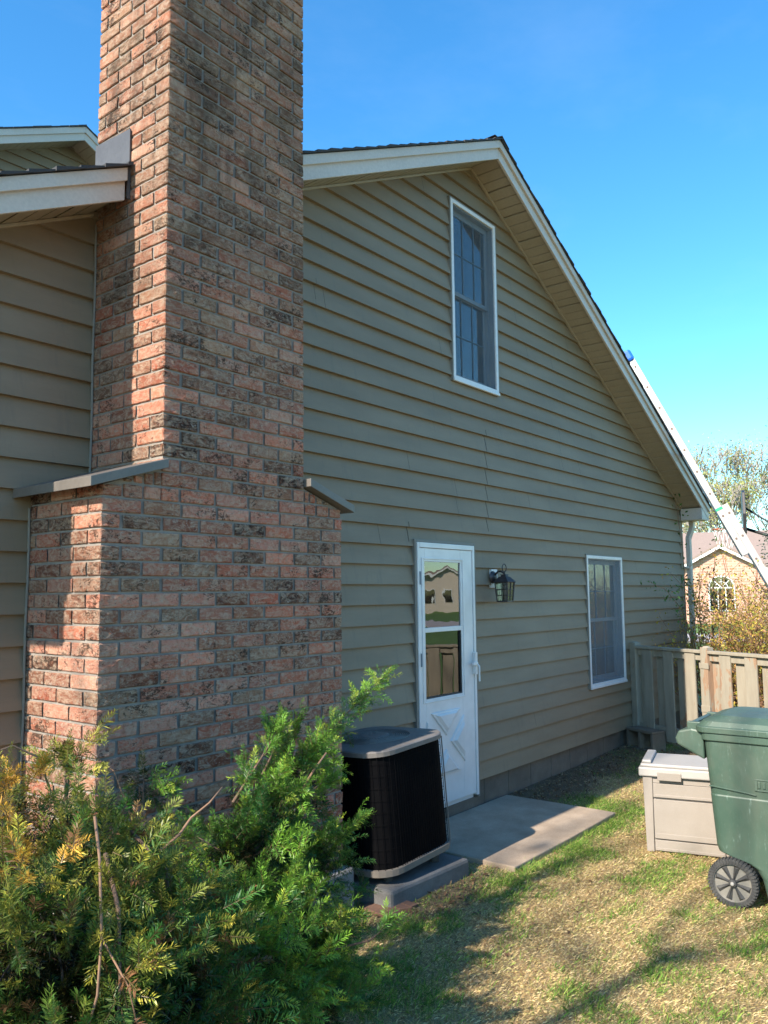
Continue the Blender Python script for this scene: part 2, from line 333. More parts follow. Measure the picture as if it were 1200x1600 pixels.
def wall_rows(mb, z0, Tf, xl, xr, ops, yw, gaps=(), lap=LAP, exp=EXP, cut=()):
    k = 0
    while True:
        a = z0+k*exp; b = a+exp; k += 1
        def lim(z):     # x-range under the slope at height z
            lo, hi = xl, xr
            if Tf(RX) < z: return None
            l = RX-(Tf(RX)-z)/.488; r = RX+(Tf(RX)-z)/.513
            return max(lo, l), min(hi, r)
        if lim(a) is None: break
        zs = sorted({a, b}|{z for o in ops for z in (o[2], o[3]) if a < z < b}|{z for g in gaps for z in g[1:3] if a < z < b})
        for z1, z2 in zip(zs, zs[1:]):
            zm = (z1+z2)/2; L1 = lim(z1); L2 = lim(z2) or (RX, RX)
            holes = [(o[0], o[1]) for o in ops if o[2] <= zm <= o[3]]+[(g[0], g[0]+(.007 if gi < 2 else .003)) for gi, g in enumerate(gaps) if g[1] <= zm <= g[2]]+[c_ for c_ in cut]
            segs = [(XL-5, XR+5)]
            for h in holes: segs = [s for p, q in segs for s in ((p, min(q, h[0])), (max(p, h[1]), q)) if s[1]-s[0] > 1e-4]
            for p, q in segs:
                st = [p]+[x for x in np.arange(math.floor(p), q, .55) if p+.05 < x < q-.05]+[q]
                for s0, s1 in zip(st, st[1:]):
                    x0, x1 = max(s0, L1[0]), min(s1, L1[1]); u0, u1 = max(s0, L2[0]), min(s1, L2[1])
                    if x1-x0 < 1e-4: continue
                    zt_at = lambda x: min(z2, Tf(x))
                    bp = [x1]+[x for x in sorted((L2[0], L2[1], RX), reverse=True) if x0+1e-4 < x < x1-1e-4]+[x0]
                    def Y(x, z): return yw-lap*(1-(z-a)/exp)-.004*(n3(x*.8, k*3.7)+.4)*(1-(z-a)/exp)
                    poly = [(x0, Y(x0, z1), z1), (x1, Y(x1, z1), z1)]+[(x, Y(x, zt_at(x)), zt_at(x)) for x in bp if zt_at(x) > z1+1e-5]
                    if len(poly) > 2: mb.add(poly, [tuple(range(len(poly)))])
                    if z1 == a: mb.add([(x0, yw+.01, z1), (x1, yw+.01, z1), (x1, Y(x1, z1), z1), (x0, Y(x0, z1), z1)], [(0, 1, 2, 3)])
w = MB(); wall_rows(w, ZB, Sf, XL, XR, openings, YW, gaps, cut=[(2.31, 3.20)])
wl = H(w.build('wall', M['siding'], fix=False))
# sheathing behind the boards, with the same openings
sh = MB()
def sheath(xa, xb, za, zb): sh.box((xa, YW+.012, za), (xb, YW+.03, zb))
for xa, xb in ((XL, 5.03), (9.035, XR), (6.345, 8.125)):
    pl = [(xa, ZB), (xb, ZB), (xb, Sf(xb))]+([(RX, Sf(RX))] if xa < RX < xb else [])+[(xa, Sf(xa))]; sh.prism(pl, YW+.012, YW+.03)
sheath(5.885, 6.345, ZB, 1.80); sheath(5.03, 5.885, .415, 1.80); sh.prism([(5.03, 1.80), (5.645, 1.80), (5.645, Sf(5.645)), (5.03, Sf(5.03))], YW+.012, YW+.03)
sh.prism([(5.645, 3.36), (6.345, 3.36), (6.345, Sf(6.345)), (RX, Sf(RX)), (5.645, Sf(5.645))], YW+.012, YW+.03)
sheath(8.125, 9.035, ZB, -.985); sh.prism([(8.125, .375), (9.035, .375), (9.035, Sf(9.035)), (8.125, Sf(8.125))], YW+.012, YW+.03)
H(sh.build('sheathing', M['sheath']), wl)
# side and rear walls
for xx, s in ((XL, -1), (XR, 1)):
    sd = MB(); k = 0
    while ZB+k*EXP < .9:
        z = ZB+k*EXP
        sd.add([(xx, YW+.002, z), (xx+s*.014, YW+.002, z), (xx, YW+.002, z+EXP), (xx, 10.6, z), (xx+s*.014, 10.6, z), (xx, 10.6, z+EXP)], [(0, 1, 2), (3, 5, 4), (0, 3, 4, 1), (1, 4, 5, 2), (0, 2, 5, 3)]); k += 1
    H(sd.build('side_wall', M['siding']))
H(MB().box((XR-.09, YW-.018, ZB-.005), (XR+.018, YW-.0185+.06, Sf(XR)-.10)).build('corner_board', M['siding']))
# foundation under the siding, block by block
fd = MB(); x = 3.6
while x < XR-.02:
    x2 = min(x+.405, XR-.02)
    fd.box((x+.003, YW+.012, -2.0), (x2-.003, YW+.2, ZB+.004)); x = x2
fd.box((3.6, YW+.019, -2.0), (XR-.03, YW+.19, ZB)); fd.box((XL+.02, YW+.012, -2), (3.6, YW+.2, ZB))
fd.box((XR-.2, YW+.2, -2), (XR-.03, 10.5, ZB)); fd.box((XL+.03, YW+.2, -2), (XL+.2, 10.5, ZB))
fo = H(fd.build('foundation', M['found'], bevel=.004))
# rake trim, soffit and roof
CX0, CX1 = 2.29, 3.225                  # the chimney stack's sides
XE0, XE1 = .40, 11.47
def rake(mb, xa, xb, t0, t1, y0, y1): mb.prism([(xa, T(xa)+t0), (xb, T(xb)+t0), (xb, T(xb)+t1), (xa, T(xa)+t1)], y0, y1)
for xa, xb in ((XE0, CX0-.028), (CX1+.004, RX-.0015), (RX+.0015, XE1)):
    f = MB(); rake(f, xa, xb, -.168, -.066, YR, YR+.022); fo_ = H(f.build('rake_board', M['fascia'], bevel=.002))
    f = MB(); rake(f, xa, xb, -.072, -.004, YR-.022, YR-.001)
    H(f.build('rake_trim', M['fascia'], bevel=.002), fo_)
    s = MB(); sgn = 1 if xb > xa else -1; x = xa; k = 0
    while x < xb-.001:
        x2 = min(x+.092, xb); dz = 0
        g = .017 if k % 3 == 2 else .008
        s.prism([(x, T(x)-.150), (x2-g, T(x2-g)-.150), (x2-g, T(x2-g)-.1385), (x, T(x)-.1385)], YR+.0225, YW+.004); x = x2; k += 1
    s.prism([(xa, T(xa)-.128), (xb, T(xb)-.128), (xb, T(xb)-.124), (xa, T(xa)-.124)], YR+.0225, YW+.02)
    a0, b0 = max(xa, XL+.01), min(xb, XR-.01)
    so_ = H(s.build('soffit', M['soffit']))
    j = MB(); rake(j, a0, b0, -.170, -.1515, YW-.036, YW-.012); H(j.build('soffit_molding', M['soffit'], bevel=.003), so_)
# eave returns
for xa, xb in ((XR-.03, XE1-.002), (XE0+.002, XL+.03)):
    e = MB(); zb = T(XE1)-.185
    e.prism([(xa, zb), (xb, zb), (xb, T(xb)-.172), (xa, T(xa)-.172)], YR+.003, YW-.02)
    e.box((xa-.004, YR+.001, zb+.012), (xb+.004, YW-.018, zb+.028)); H(e.build('eave_return', M['fascia'], bevel=.003))
f = MB(); f.box((XE1-.02, YW-.02, T(XE1)-.18), (XE1+.0, 10.3, T(XE1)-.02)); f.box((XR+.02, YW-.01, T(XE1)-.195), (XE1-.03, 10.3, T(XE1)-.1801)); H(f.build('eave_fascia', M['fascia']))
f = MB(); f.box((XE0, YW-.02, T(XE0)-.18), (XE0+.02, 10.3, T(XE0)-.02)); f.box((XE0+.03, YW-.01, T(XE0)-.195), (XL-.02, 10.3, T(XE0)-.1801)); H(f.build('eave_fascia', M['fascia']))
for side in (-1, 1):
    r = MB(); sl_ = .488 if side < 0 else .513; xe = XE0-.025 if side < 0 else XE1+.025
    L = abs(xe-RX); n = int(L/.125)
    rr = random.Random(side+5)
    for i in range(n+1):
        d0 = L-i*.125; d1 = max(0, d0-.15)
        xa, xb = RX+side*d0, RX+side*d1
        th = .016+.006*rr.random(); th2 = .006
        for ya, yb, cutc in ((YR-.040+rr.uniform(-.006, .006), 3.712, True), (3.712, 10.42, False)):
            sp = [(min(xa, xb), max(xa, xb))]
            if cutc: sp = [q for a_, b_ in sp for q in ((a_, min(b_, CX0-.01)), (max(a_, CX1+.01), b_)) if q[1]-q[0] > .002]
            for p, q in sp:
                def z(xx, lift):
                    u = (abs(xx-RX)-d1)/max(d0-d1, 1e-6); return T(xx)+th2+(th-th2)*u if lift else T(xx)
                r.prism([(p, z(p, 0)), (q, z(q, 0)), (q, z(q, 1)), (p, z(p, 1))], ya, yb)
    if side > 0: r.box((RX-.10, YR-.03, T(RX)-.0), (RX+.10, 10.42, T(RX)-.001)) ; r.prism([(RX-.12, T(RX-.12)+.014), (RX, T(RX)+.018), (RX+.12, T(RX+.12)+.014), (RX+.12, T(RX+.12)+.02), (RX, T(RX)+.029), (RX-.12, T(RX-.12)+.02)], YR-.045, 10.42)
    H(r.build('roof', M['shingle']))
# rear, taller gable beyond the roof
DZ = 6.58-3.946
YB = 10.0
def T2(x): return T(x)+DZ
rw = MB(); k = 0
def Sf2(x): return T2(x)-.142
wall_rows(rw, 1.0, Sf2, XL+.3, XR-.3, [], YB+.36)
H(rw.build('rear_gable_wall', M['siding'], fix=False))
r = MB()
for xa, xb in ((.4, RX-.0015), (RX+.0015, 11.47)):
    def rk(mb, t0, t1, y0, y1): mb.prism([(xa, T2(xa)+t0), (xb, T2(xb)+t0), (xb, T2(xb)+t1), (xa, T2(xa)+t1)], y0, y1)
    f = MB(); rk(f, -.195, -.085, YB, YB+.02); a_ = H(f.build('rake_board', M['fascia']))
    f = MB(); rk(f, -.09, -.004, YB-.02, YB-.001); H(f.build('rake_trim', M['fascia']), a_)
    s = MB(); x = xa
    while x < xb-.001:
        x2 = min(x+.105, xb); s.prism([(x, T2(x)-.170), (x2-.005, T2(x2-.005)-.170), (x2-.005, T2(x2-.005)-.16), (x, T2(x)-.16)], YB+.021, YB+.37); x = x2
    s.prism([(xa, T2(xa)-.159), (xb, T2(xb)-.159), (xb, T2(xb)-.15), (xa, T2(xa)-.15)], YB+.021, YB+.37)
    H(s.build('soffit', M['soffit']))
    r = MB(); xo = xa
    st = np.arange(0, xb-xa, .13)
    for i, d in enumerate(st):
        p, q = xa+d, min(xa+d+.128, xb); t_ = .016+.008*random.random(); r.prism([(p, T2(p)), (q, T2(q)), (q, T2(q)+t_), (p, T2(p)+t_)], YB-.035+random.uniform(-.01, .01), 17)
    H(r.build('rear_roof', M['shingle']))
rs = MB(); rs.box((XL+.3, YB+.38, -1.8), (XR-.3, 17, T2(.4)-.2)); H(rs.build('rear_body', M['siding']))
# flue pipe standing on the near slope
fp = MB(); fp.tube([(2.29, 5, 2.0), (2.29, 5, 3.20)], .045, 16); fl = H(fp.build('flue_pipe', M['darkmetal'], smooth=True))
c_ = MB(); c_.lathe([(0, .045), (.05, .04), (.078, .02), (.085, -.01), (.08, -.035), (.05, -.045), (0, -.045)], (2.29, 5, 3.245), 20); H(c_.build('rain_cap', M['flash'], smooth=True), fl)
# downspout at the far corner
d = MB(); dx = XR+.135
path = [(XR+.20, 3.62, T(XE1)-.19), (XR+.20, 3.62, T(XE1)-.27), (dx, 3.655, T(XE1)-.42), (dx, 3.655, -1.6)]
for p, q in zip(path, path[1:]):
    p, q = Vector(p), Vector(q); dv = (q-p); sv = dv.cross(Vector((0, 1, 0))).normalized()*.040; yv = Vector((0, .03, 0)) if abs(dv.z) > .01 else Vector((0, .03, 0))
    d.obox((p+q)/2, sv, yv, dv/2+dv.normalized()*.008)
for z in (.3, -.9): d.box((XR+.02, 3.64, z), (dx+.045, 3.70, z+.03))
H(d.build('downspout', M['fascia'], bevel=.008))

# ------------------------------------------------------------------ windows and door
def window(x0, x1, z0, z1, cmat, gmat, smat):
    y = YW
    fr = MB(); t = .034                                # outer casing, proud of the siding
    for a, b in (((x0, z0), (x0+t, z1)), ((x1-t, z0), (x1, z1)), ((x0+t, z1-t), (x1-t, z1)), ((x0+t, z0), (x1-t, z0+t*1.15))):
        fr.box((a[0], y-.034, a[1]), (b[0], y+.02, b[1]))
    fr.box((x0-.004, y-.044, z0-.012), (x1+.004, y-.02, z0+.012))
    o = H(fr.build('window', M['vinyl'], bevel=.003))
    jc = MB(); jc.box((x0-.014, y-.0325, z0-.01), (x0-.0006, y+.01, z1+.012)); jc.box((x1+.0006, y-.0325, z0-.01), (x1+.014, y+.01, z1+.012)); jc.box((x0-.0006, y-.0325, z1+.0006), (x1+.0006, y+.01, z1+.012)); H(jc.build('siding_channel', M['caulk']), o)
    i0, i1, j0, j1 = x0+t, x1-t, z0+t*1.15, z1-t
    rv = MB(); q = .022                                # jamb: steps back in two tracks
    for k, (ya, yb, s_) in enumerate(((y-.018, y+.03, .010), (y+.03, y+.075, .022))):
        rv.box((i0, ya, j0), (i0+s_, yb, j1)); rv.box((i1-s_, ya, j0), (i1, yb, j1)); rv.box((i0+s_, ya, j1-s_), (i1-s_, yb, j1)); rv.box((i0+s_, ya, j0), (i1-s_, yb, j0+s_))
    rv.box((i0-.01, y+.06, j0-.01), (i0, y+.36, j1+.01)); rv.box((i1, y+.06, j0-.01), (i1+.01, y+.36, j1+.01)); rv.box((i0, y+.0605, j1), (i1, y+.36, j1+.01)); rv.box((i0, y+.0605, j0-.01), (i1, y+.36, j0)); 
    H(rv.build('jamb', M['sash']), o)
    jm = (j0+j1)/2
    for nm, za, zb, yy in (('upper_sash', jm-.018, j1-.022, y+.030), ('lower_sash', j0+.022, jm+.018, y+.058)):
        a, b = i0+.024, i1-.024; s = MB(); e = .036
        s.box((a, yy, za), (a+e, yy+.024, zb)); s.box((b-e, yy, za), (b, yy+.024, zb)); s.box((a+e, yy, zb-e), (b-e, yy+.024, zb)); s.box((a+e, yy, za), (b-e, yy+.024, za+e))
        sm = s; s = MB()
        for m_ in (1, 2):
            xx = a+e+(b-a-2*e)*m_/3; s.box((xx-.0045, yy+.002, za+e), (xx+.0045, yy+.0085, zb-e))
        zz = (za+zb)/2
        s.box((a+e, yy+.0025, zz-.0045), (b-e, yy+.008, zz+.0045))
        H(s.build('muntins', M['muntin']), o); s = sm
        H(s.build(nm, M['sash'], bevel=.002), o)
        H(MB().box((a+e-.004, yy+.009, za+e-.004), (b-e+.004, yy+.011, zb-e+.004)).build('pane', gmat), o)
    H(MB().box((i0+.002, y-.0225, j0+.002), (i1-.002, y-.0215, j1-.002)).build('insect_screen', smat), o)
    cu = MB(); n = 90; vs = []
    for k in range(n+1):
        u = k/n; xx = i0+(i1-i0)*u; yy = y+.115+.020*math.sin(u*48+2*math.sin(u*9))+.010*math.sin(u*23)
        vs += [(xx, yy, j0), (xx, yy, j1)]
    cu.add(vs, [(2*k, 2*k+2, 2*k+3, 2*k+1) for k in range(n)]); H(cu.build('curtain', cmat, smooth=True, fix=False), o)
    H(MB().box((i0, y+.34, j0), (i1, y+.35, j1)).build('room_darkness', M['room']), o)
    return o
M['sky_tint_curtain'] = worn('sky_reflection_curtain', (.04, .13, .24), (.02, .07, .15), scale=4, rough=.9, bump=.05)  # upstairs curtain coloured blue to stand in for the reflected sky
tag(window(5.625, 6.362, 1.785, 3.375, M['sky_tint_curtain'], M['glass'], M['screen']), 'tall narrow upstairs window under the roof peak')
tag(window(8.105, 9.052, -1.0, .388, M['curtain'], mk_glass('clear_glass', (.86, .90, .93), 0, .05, .03), mk_screen((.26, .27, .28), .24)), 'lower window beside the fence')

def door():
    x0, x1, z0, z1 = 5.050, 5.862, -1.633, .395
    y = 3.668
    c = MB()                                            # brown casing strip and sill
    c.box((x0-.026, y+.004, z0), (x0-.002, y+.075, z1+.022)); c.box((x1+.002, y+.004, z0-.02), (x1+.026, y+.075, z1+.022)); c.box((x0-.002, y+.004, z1+.002), (x1+.002, y+.075, z1+.022))
    cs = H(c.build('door_casing', M['caulk'], bevel=.002))
    H(MB().box((x0-.02, y+.03, z0-.14), (x1+.02, y+.16, z0-.022)).build('door_threshold', M['found'], bevel=.004), cs)
    f = MB(); e = .030                                  # white frame
    f.box((x0, y-.004, z0), (x0+e, y+.05, z1)); f.box((x1-e, y-.004, z0), (x1, y+.05, z1)); f.box((x0+e, y-.004, z1-e-.01), (x1-e, y+.05, z1))
    f.box((x0+e, y+.035, z0-.022), (x1-e, y+.08, z0+.015))
    fr = H(f.build('door_frame', M['white'], bevel=.003))
    a, b, p, q = x0+e+.003, x1-e-.003, z0+.018, z1-e-.013
    g0, g1, gb, gm0, gm1, gt = 5.150, 5.655, -.80, -.298, -.262, .248   # glazing openings
    d = MB()
    for X0, X1, Z0, Z1 in ((a, g0, p, q), (g1, b, p, q), (g0, g1, gt, q), (g0, g1, gm0, gm1), (g0, g1, p, gb)): d.box((X0, y+.004, Z0), (X1, y+.032, Z1))
    # moulding round the glass
    m_ = .014
    for X0, X1, Z0, Z1 in ((g0-m_-.03, g0-.022, gb-.03, gt+.03), (g1+.022, g1+m_+.03, gb-.03, gt+.03), (g0-.022, g1+.022, gt+.018, gt+.03), (g0-.022, g1+.022, gb-.03, gb-.018)): d.box((X0, y-.002, Z0), (X1, y+.004-.0002, Z1))
    ds = H(d.build('door', M['white'], bevel=.0025))
    H(fr.copy(), None) if False else None
    # crossbuck: four raised triangular panels with bevelled edges
    px0, px1, pz0, pz1 = 5.115, 5.69, -1.42, -.885; cx, cz = (px0+px1)/2, (pz0+pz1)/2
    pn = MB()
    def tri(A, B, Cc, shrink):
        g = ((A[0]+B[0]+Cc[0])/3, (A[1]+B[1]+Cc[1])/3)
        lv = []
        for s_, yy in ((shrink, y+.0035), (shrink*.93, y-.008), (shrink*.78, y-.010), (shrink*.55, y-.024)):
            lv.append([(g[0]+(v[0]-g[0])*s_, yy, g[1]+(v[1]-g[1])*s_) for v in (A, B, Cc)])
        vs = [v for l in lv for v in l]; fs = []
        for L_ in range(3):
            for i in range(3): fs.append((L_*3+i, L_*3+(i+1) % 3, L_*3+3+(i+1) % 3, L_*3+3+i))
        fs.append((9, 10, 11)); pn.add(vs, fs)
    tri((px0, pz1), (px1, pz1), (cx, cz), .72); tri((px0, pz0), (px1, pz0), (cx, cz), .72)
    tri((px0, pz0), (px0, pz1), (cx, cz), .70); tri((px1, pz0), (px1, pz1), (cx, cz), .70)
    H(pn.build('crossbuck_panel', M['white']), ds)
    H(MB().box((g0-.004, y+.016, gm1-.004), (g1+.004, y+.019, gt+.004)).build('upper_pane', M['doorglass']), ds)
    H(MB().box((g0-.004, y+.024, gb-.004), (g1+.004, y+.027, gm0+.004)).build('lower_pane', M['doorglass']), ds)
    k = MB()
    k.box((g0-.001, y+.010, gb-.001), (g0+.010, y+.024, gm0)); k.box((g1-.010, y+.010, gb), (g1+.001, y+.024, gm0)); k.box((g0+.010, y+.010, gb), (g1-.010, y+.024, gb+.010))
    H(k.build('pane_gasket', M['darkmetal']), ds)
    i = MB(); i.box((x0, y+.085, z0), (x1, y+.10, z1)); H(i.build('inner_door', M['inner']), ds)
    h = MB(); h.box((x1-.055, y-.028, -.665), (x1-.022, y+.003, -.485)); h.box((x1-.10, y-.038, -.588), (x1-.030, y-.018, -.562)); h.tube([(x1-.038, y-.03, -.575), (x1-.038, y-.052, -.60), (x1-.038, y-.052, -.72)], .008, 8)
    H(h.build('handle', M['white'], bevel=.004), ds)
    for z in (.12, -.5, -1.2): hg = MB(); hg.tube([(x0+e-.002, y-.007, z-.05), (x0+e-.002, y-.007, z+.05)], .006, 8); H(hg.build('hinge', M['sash']), ds)
door()

# ------------------------------------------------------------------ brick chimney
YC = 3.103; CRS = .0692; MOD = .2135; JT = .0108
pal = [(.54, .205, .13), (.57, .235, .155), (.47, .17, .11), (.60, .27, .185), (.52, .215, .15), (.60, .30, .22), (.43, .135, .085), (.49, .235, .175), (.56, .275, .205), (.39, .18, .125), (.61, .32, .235), (.51, .28, .205)]
mid = [(.30, .15, .10), (.25, .13, .09), (.36, .20, .13), (.28, .17, .12), (.40, .27, .18), (.23, .10, .07)]
odd = [(.04, .024, .02), (.08, .045, .035), (.14, .085, .06), (.22, .09, .055), (.07, .035, .03), (.17, .095, .065), (.28, .20, .14)]
def brick_col(z):
    q_ = random.random(); c = random.choice(odd) if q_ < .13+.03*max(0, z) else random.choice(mid) if q_ < .42+.05*max(0, z) else random.choice(pal)
    if z > .9: c = tuple(a*(1-.38*min(1, (z-.9)/1.6))+t*.38*min(1, (z-.9)/1.6) for a, t in zip(c, random.choice([(.46, .33, .20), (.40, .26, .16), (.34, .24, .14)])))
    k = random.uniform(.68, 1.20); return (c[0]*k*1.02, c[1]*k*.88, c[2]*k*.82)
def brick(mb, x0, x1, y0, y1, z0, z1, faces='FLRTB'):
    """a rough brick: every face a small grid, edges pulled in and chipped"""
    j = random.uniform(-.0016, .0016); dx = random.uniform(-.0012, .0012); dz = random.uniform(-.001, .001)
    x0 += dx; x1 += dx; y0 += j; z0 += dz+random.uniform(-.001, .001); z1 += dz+random.uniform(-.001, .001); col = brick_col(z0); sd_ = random.uniform(0, 100)
    x0b, x1b, y1b = x0, x1, y1
    e = .0045
    def disp(p):
        p = Vector(p); o = Vector((0, 0, 0))
        dxe = min(p.x-x0, x1-p.x); dye = p.y-y0; dze = min(p.z-z0, z1-p.z)
        nn = n3(p.x*38+sd_, p.y*38, p.z*38); n2 = n3(p.x*95, p.y*95+sd_, p.z*95)
        ne = (dxe < 1e-5)+(dye < 1e-5)+(dze < 1e-5)
        pull = (.0020+.0042*max(0, nn)+.0014*n2) if ne >= 2 else .0
        if dxe < 1e-5: o.x += (1 if p.x-x0 < 1e-5 else -1)*(pull+.0014*nn)
        if dye < 1e-5: o.y += pull+.0030*nn+.0022*n2
        if dze < 1e-5: o.z += (1 if p.z-z0 < 1e-5 else -1)*(pull*.7+.0009*nn)
        return p+o
    def lin(a, b, step): 
        n = max(1, round((b-a-2*e)/step)); return [a]+[a+e+(b-a-2*e)*i/n for i in range(n+1)]+[b]
    X = lin(x0, x1, .03); Z = lin(z0, z1, .024); Yl = lin(y0, y1, .03)
    def grid(A, B, P):
        vs = [disp(P(a, b)) for a in A for b in B]; m = len(B)
        mb.add(vs, [(i*m+k, i*m+k+1, (i+1)*m+k+1, (i+1)*m+k) for i in range(len(A)-1) for k in range(m-1)], col)
    if 'F' in faces: grid(X, Z, lambda a, b: (a, y0, b))
    if 'L' in faces: grid(Yl, Z, lambda a, b: (x0, a, b))
    if 'R' in faces: grid(Yl, Z, lambda a, b: (x1, a, b))
    Yc = [y0, y0+e, min(y1, y0+.03)]
    if 'T' in faces: grid(X, Yc, lambda a, b: (a, b, z1))
    if 'B' in faces: grid(X, Yc, lambda a, b: (a, b, z0))
    if 'L' in faces and y1-y0 > .15 or 'K' in faces:
        Xc = [x0, x0+e, x0+.03]
        grid(Yl, Xc, lambda a, b: (b, a, z1)); grid(Yl, Xc, lambda a, b: (b, a, z0))
def course(mb, k, z, xa, xb, ya, yb, clip=None):
    """one course round the front, left and right of a shaft; header/stretcher corners alternate"""
    z0, z1 = z+JT/2, z+CRS-JT/2
    BL, BH = MOD-JT, MOD/2-JT
    a = k % 2
    w0 = BL if a else BH; s0 = BH if a else BL          # width on the front, depth on the side
    x = xa
    xend = xb
    brick(mb, x, x+w0, ya, ya+s0, z0, z1, 'FLTBK'); x += w0+JT
    while x < xend-.02:
        x2 = min(x+BL, xend)
        if xend-x2 < .05 and x2 < xend: x2 = xend-.055-JT if x2 > xend-.055-JT else x2
        last = x2 >= xend-1e-6
        brick(mb, x, x2, ya, ya+(BH if not last else s0), z0, z1, 'FTB'+('R' if last else '')); x = x2+JT
    for side, xs_ in (('L', xa), ('R', xb)):
        y = ya+s0+JT
        while y < yb-.015:
            y2 = min(y+BL, yb)
            if side == 'L': brick(mb, xs_, xs_+.09, y, y2, z0, z1, 'LK')
            else: brick(mb, xs_-.09, xs_, y, y2, z0, z1, 'R')
            y = y2+JT
Z0 = .157-.0692*24                                   # a bed joint measured at z = .157
mb = MB(); k = 0; z = Z0
capz_in, capz_out = .585, .47
while z+CRS <= .472: course(mb, k, z, 1.98, 3.535, YC, 3.70); z += CRS; k += 1
zt = z; kt = k
while z < 4.6: course(mb, k, z, CX0, CX1, YC, 3.70); z += CRS; k += 1
# stepped courses of the sloping shoulders, cut to the slope under the metal caps
def slopeL(x): return capz_out+(capz_in-capz_out)*(x-1.93)/(CX0-1.93)
def slopeR(x): return capz_out+(capz_in-capz_out)*(3.587-x)/(3.587-CX1)
for kk in range(2):
    z = zt+kk*CRS
    for sgn in (-1, 1):
        sl_f = slopeL if sgn < 0 else slopeR
        xo = 1.985 if sgn < 0 else 3.53; st = MOD/2 if kk == 0 else MOD/4
        x = xo
        while (x < CX0-.02) if sgn < 0 else (x > CX1+.02):
            e_ = min(x+st, CX0-.006+JT) if sgn < 0 else max(x-st, CX1+.006-JT)
            u, v = (x, e_-JT) if sgn < 0 else (e_+JT, x)
            lim = min(sl_f(u), sl_f(v), z+CRS-JT/2)-.001
            if v-u > .02 and lim-(z+JT/2) > .012: brick(mb, u, v, YC, YC+.2, z+JT/2, lim, 'FLTB' if sgn < 0 else 'FRTB')
            x = e_
    if kk == 0:
        y = YC+.2+JT
        while y < 3.68: brick(mb, 1.985, 2.075, y, min(y+MOD-JT, 3.70), z+JT/2, slopeL(1.985)-.001, 'LK'); y += MOD
chim = H(mb.build('chimney', M['brick'], colors=True, fix=False)); tag(chim, 'tall reddish brick chimney with wider lower shaft and sloped metal shoulder caps')
chim.data.polygons.foreach_set('use_smooth', [False]*len(chim.data.polygons))
mo = MB(); q = .0085
mo.box((1.98+q, YC+q, Z0), (3.535-q, 3.700, zt+.002)); mo.prism([(1.985+q, zt), (3.53-q, zt), (3.53-q, slopeR(3.53)-.001), (CX1, capz_in-.001), (CX0, capz_in-.001), (1.985+q, slopeL(1.985)-.001)], YC+q+.0005, 3.699)
mo.box((CX0+q, YC+q+.001, zt+.003), (CX1-q, 3.698, 4.62))
H(mo.build('mortar', M['mortar']), chim)
ft = MB(); ft.box((1.94, 3.055, -2.0), (3.578, 3.705, Z0+.004)); H(ft.build('footing', M['footing'], bevel=.018), chim)
for sgn in (-1, 1):
    c = MB(); th = .044
    if sgn < 0: P = [(1.895, capz_out-.008), (CX0-.001, capz_in), (CX0-.001, capz_in+th), (1.895, capz_out-.008+th)]
    else: P = [(3.592, capz_out), (CX1+.001, capz_in+.005), (CX1+.001, capz_in+.005+th), (3.592, capz_out+th)]
    c.prism(P, 3.052, 3.70); o = H(c.build('shoulder_cap', M['metal_cap'], bevel=.003), chim)
    tag(o, 'long sloping metal cap over the left brick shoulder' if sgn < 0 else 'short sloping metal cap over the right brick shoulder')
fl = MB(); fl.prism([(YR-.01, T(CX0)+.012), (3.70, T(CX0)+.012), (3.70, 2.355), (YR-.01, 2.34)], CX0-.012, CX0-.004, 'x')
fl.box((CX0-.02, YR-.01, T(CX0)-.17), (CX0-.004, YR-.002, T(CX0)+.02)); H(fl.build('step_flashing', M['flash']), chim)
for xx, za, zb in ((1.972, -1.5, .46), (CX0-.008, .6, T(CX0)-.17), (3.543, -1.5, .47), (CX1+.008, .6, T(CX1)-.17)):
    ck = MB(); pts = [(xx+.002*math.sin(z*9), YW-.026, z) for z in np.arange(za, zb, .06)]; ck.tube(pts, .006, 6); H(ck.build('caulk_bead', M['caulk']), chim)

# ------------------------------------------------------------------ wall lantern
lx, ly = 6.165, 3.555
lan = empty('wall_lantern', (lx, YW, .1), 0, 'dark bronze wall lantern with square glass panes on the siding right of the white door', 'lantern')
LI = Matrix.Translation((-lx, -YW, -.1))
def LP(o, p=None): 
    if p is None: o.parent = lan; o.matrix_parent_inverse = LI
    else: o.parent = p
    return o
LP(MB().box((lx-.005, YW-.030, .045), (lx+.095, YW-.003, .205)).build('mounting_block', M['vinyl'], bevel=.003))
b = MB(); b.lathe([(0, .030), (.028, .028), (.045, .018), (.055, 0)], (lx+.01, YW-.032, .135), 20, ax=(0, -1, 0)); b.tube([(lx+.01, YW-.05, .15), (lx+.005, YW-.09, .185), (lx, ly+.03, .185), (lx, ly, .165)], .009, 8)
LP(b.build('bracket', M['lantern'], smooth=True))
def sq(mb, r0, z0, r1, z1):
    r0 *= .84; r1 *= .84
    vs = [(lx+i*r0, ly+j*r0, z0) for i, j in ((-1,-1),(1,-1),(1,1),(-1,1))]+[(lx+i*r1, ly+j*r1, z1) for i, j in ((-1,-1),(1,-1),(1,1),(-1,1))]
    mb.add(vs, [(0,3,2,1),(4,5,6,7),(0,1,5,4),(1,2,6,5),(2,3,7,6),(3,0,4,7)])
rf = MB(); sq(rf, .080, .085, .085, .094); sq(rf, .085, .094, .040, .138); sq(rf, .030, .138, .026, .152); sq(rf, .034, .152, .030, .158)
rf.tube([(lx, ly, .155), (lx, ly, .185)], .008, 8); rf.tube([(lx+.034*math.cos(t), ly, .212+.034*math.sin(t)) for t in np.linspace(-1.2, 4.0, 16)], .0045, 6)
LP(rf.build('lantern_roof', M['lantern'], bevel=.002))
cg = MB()
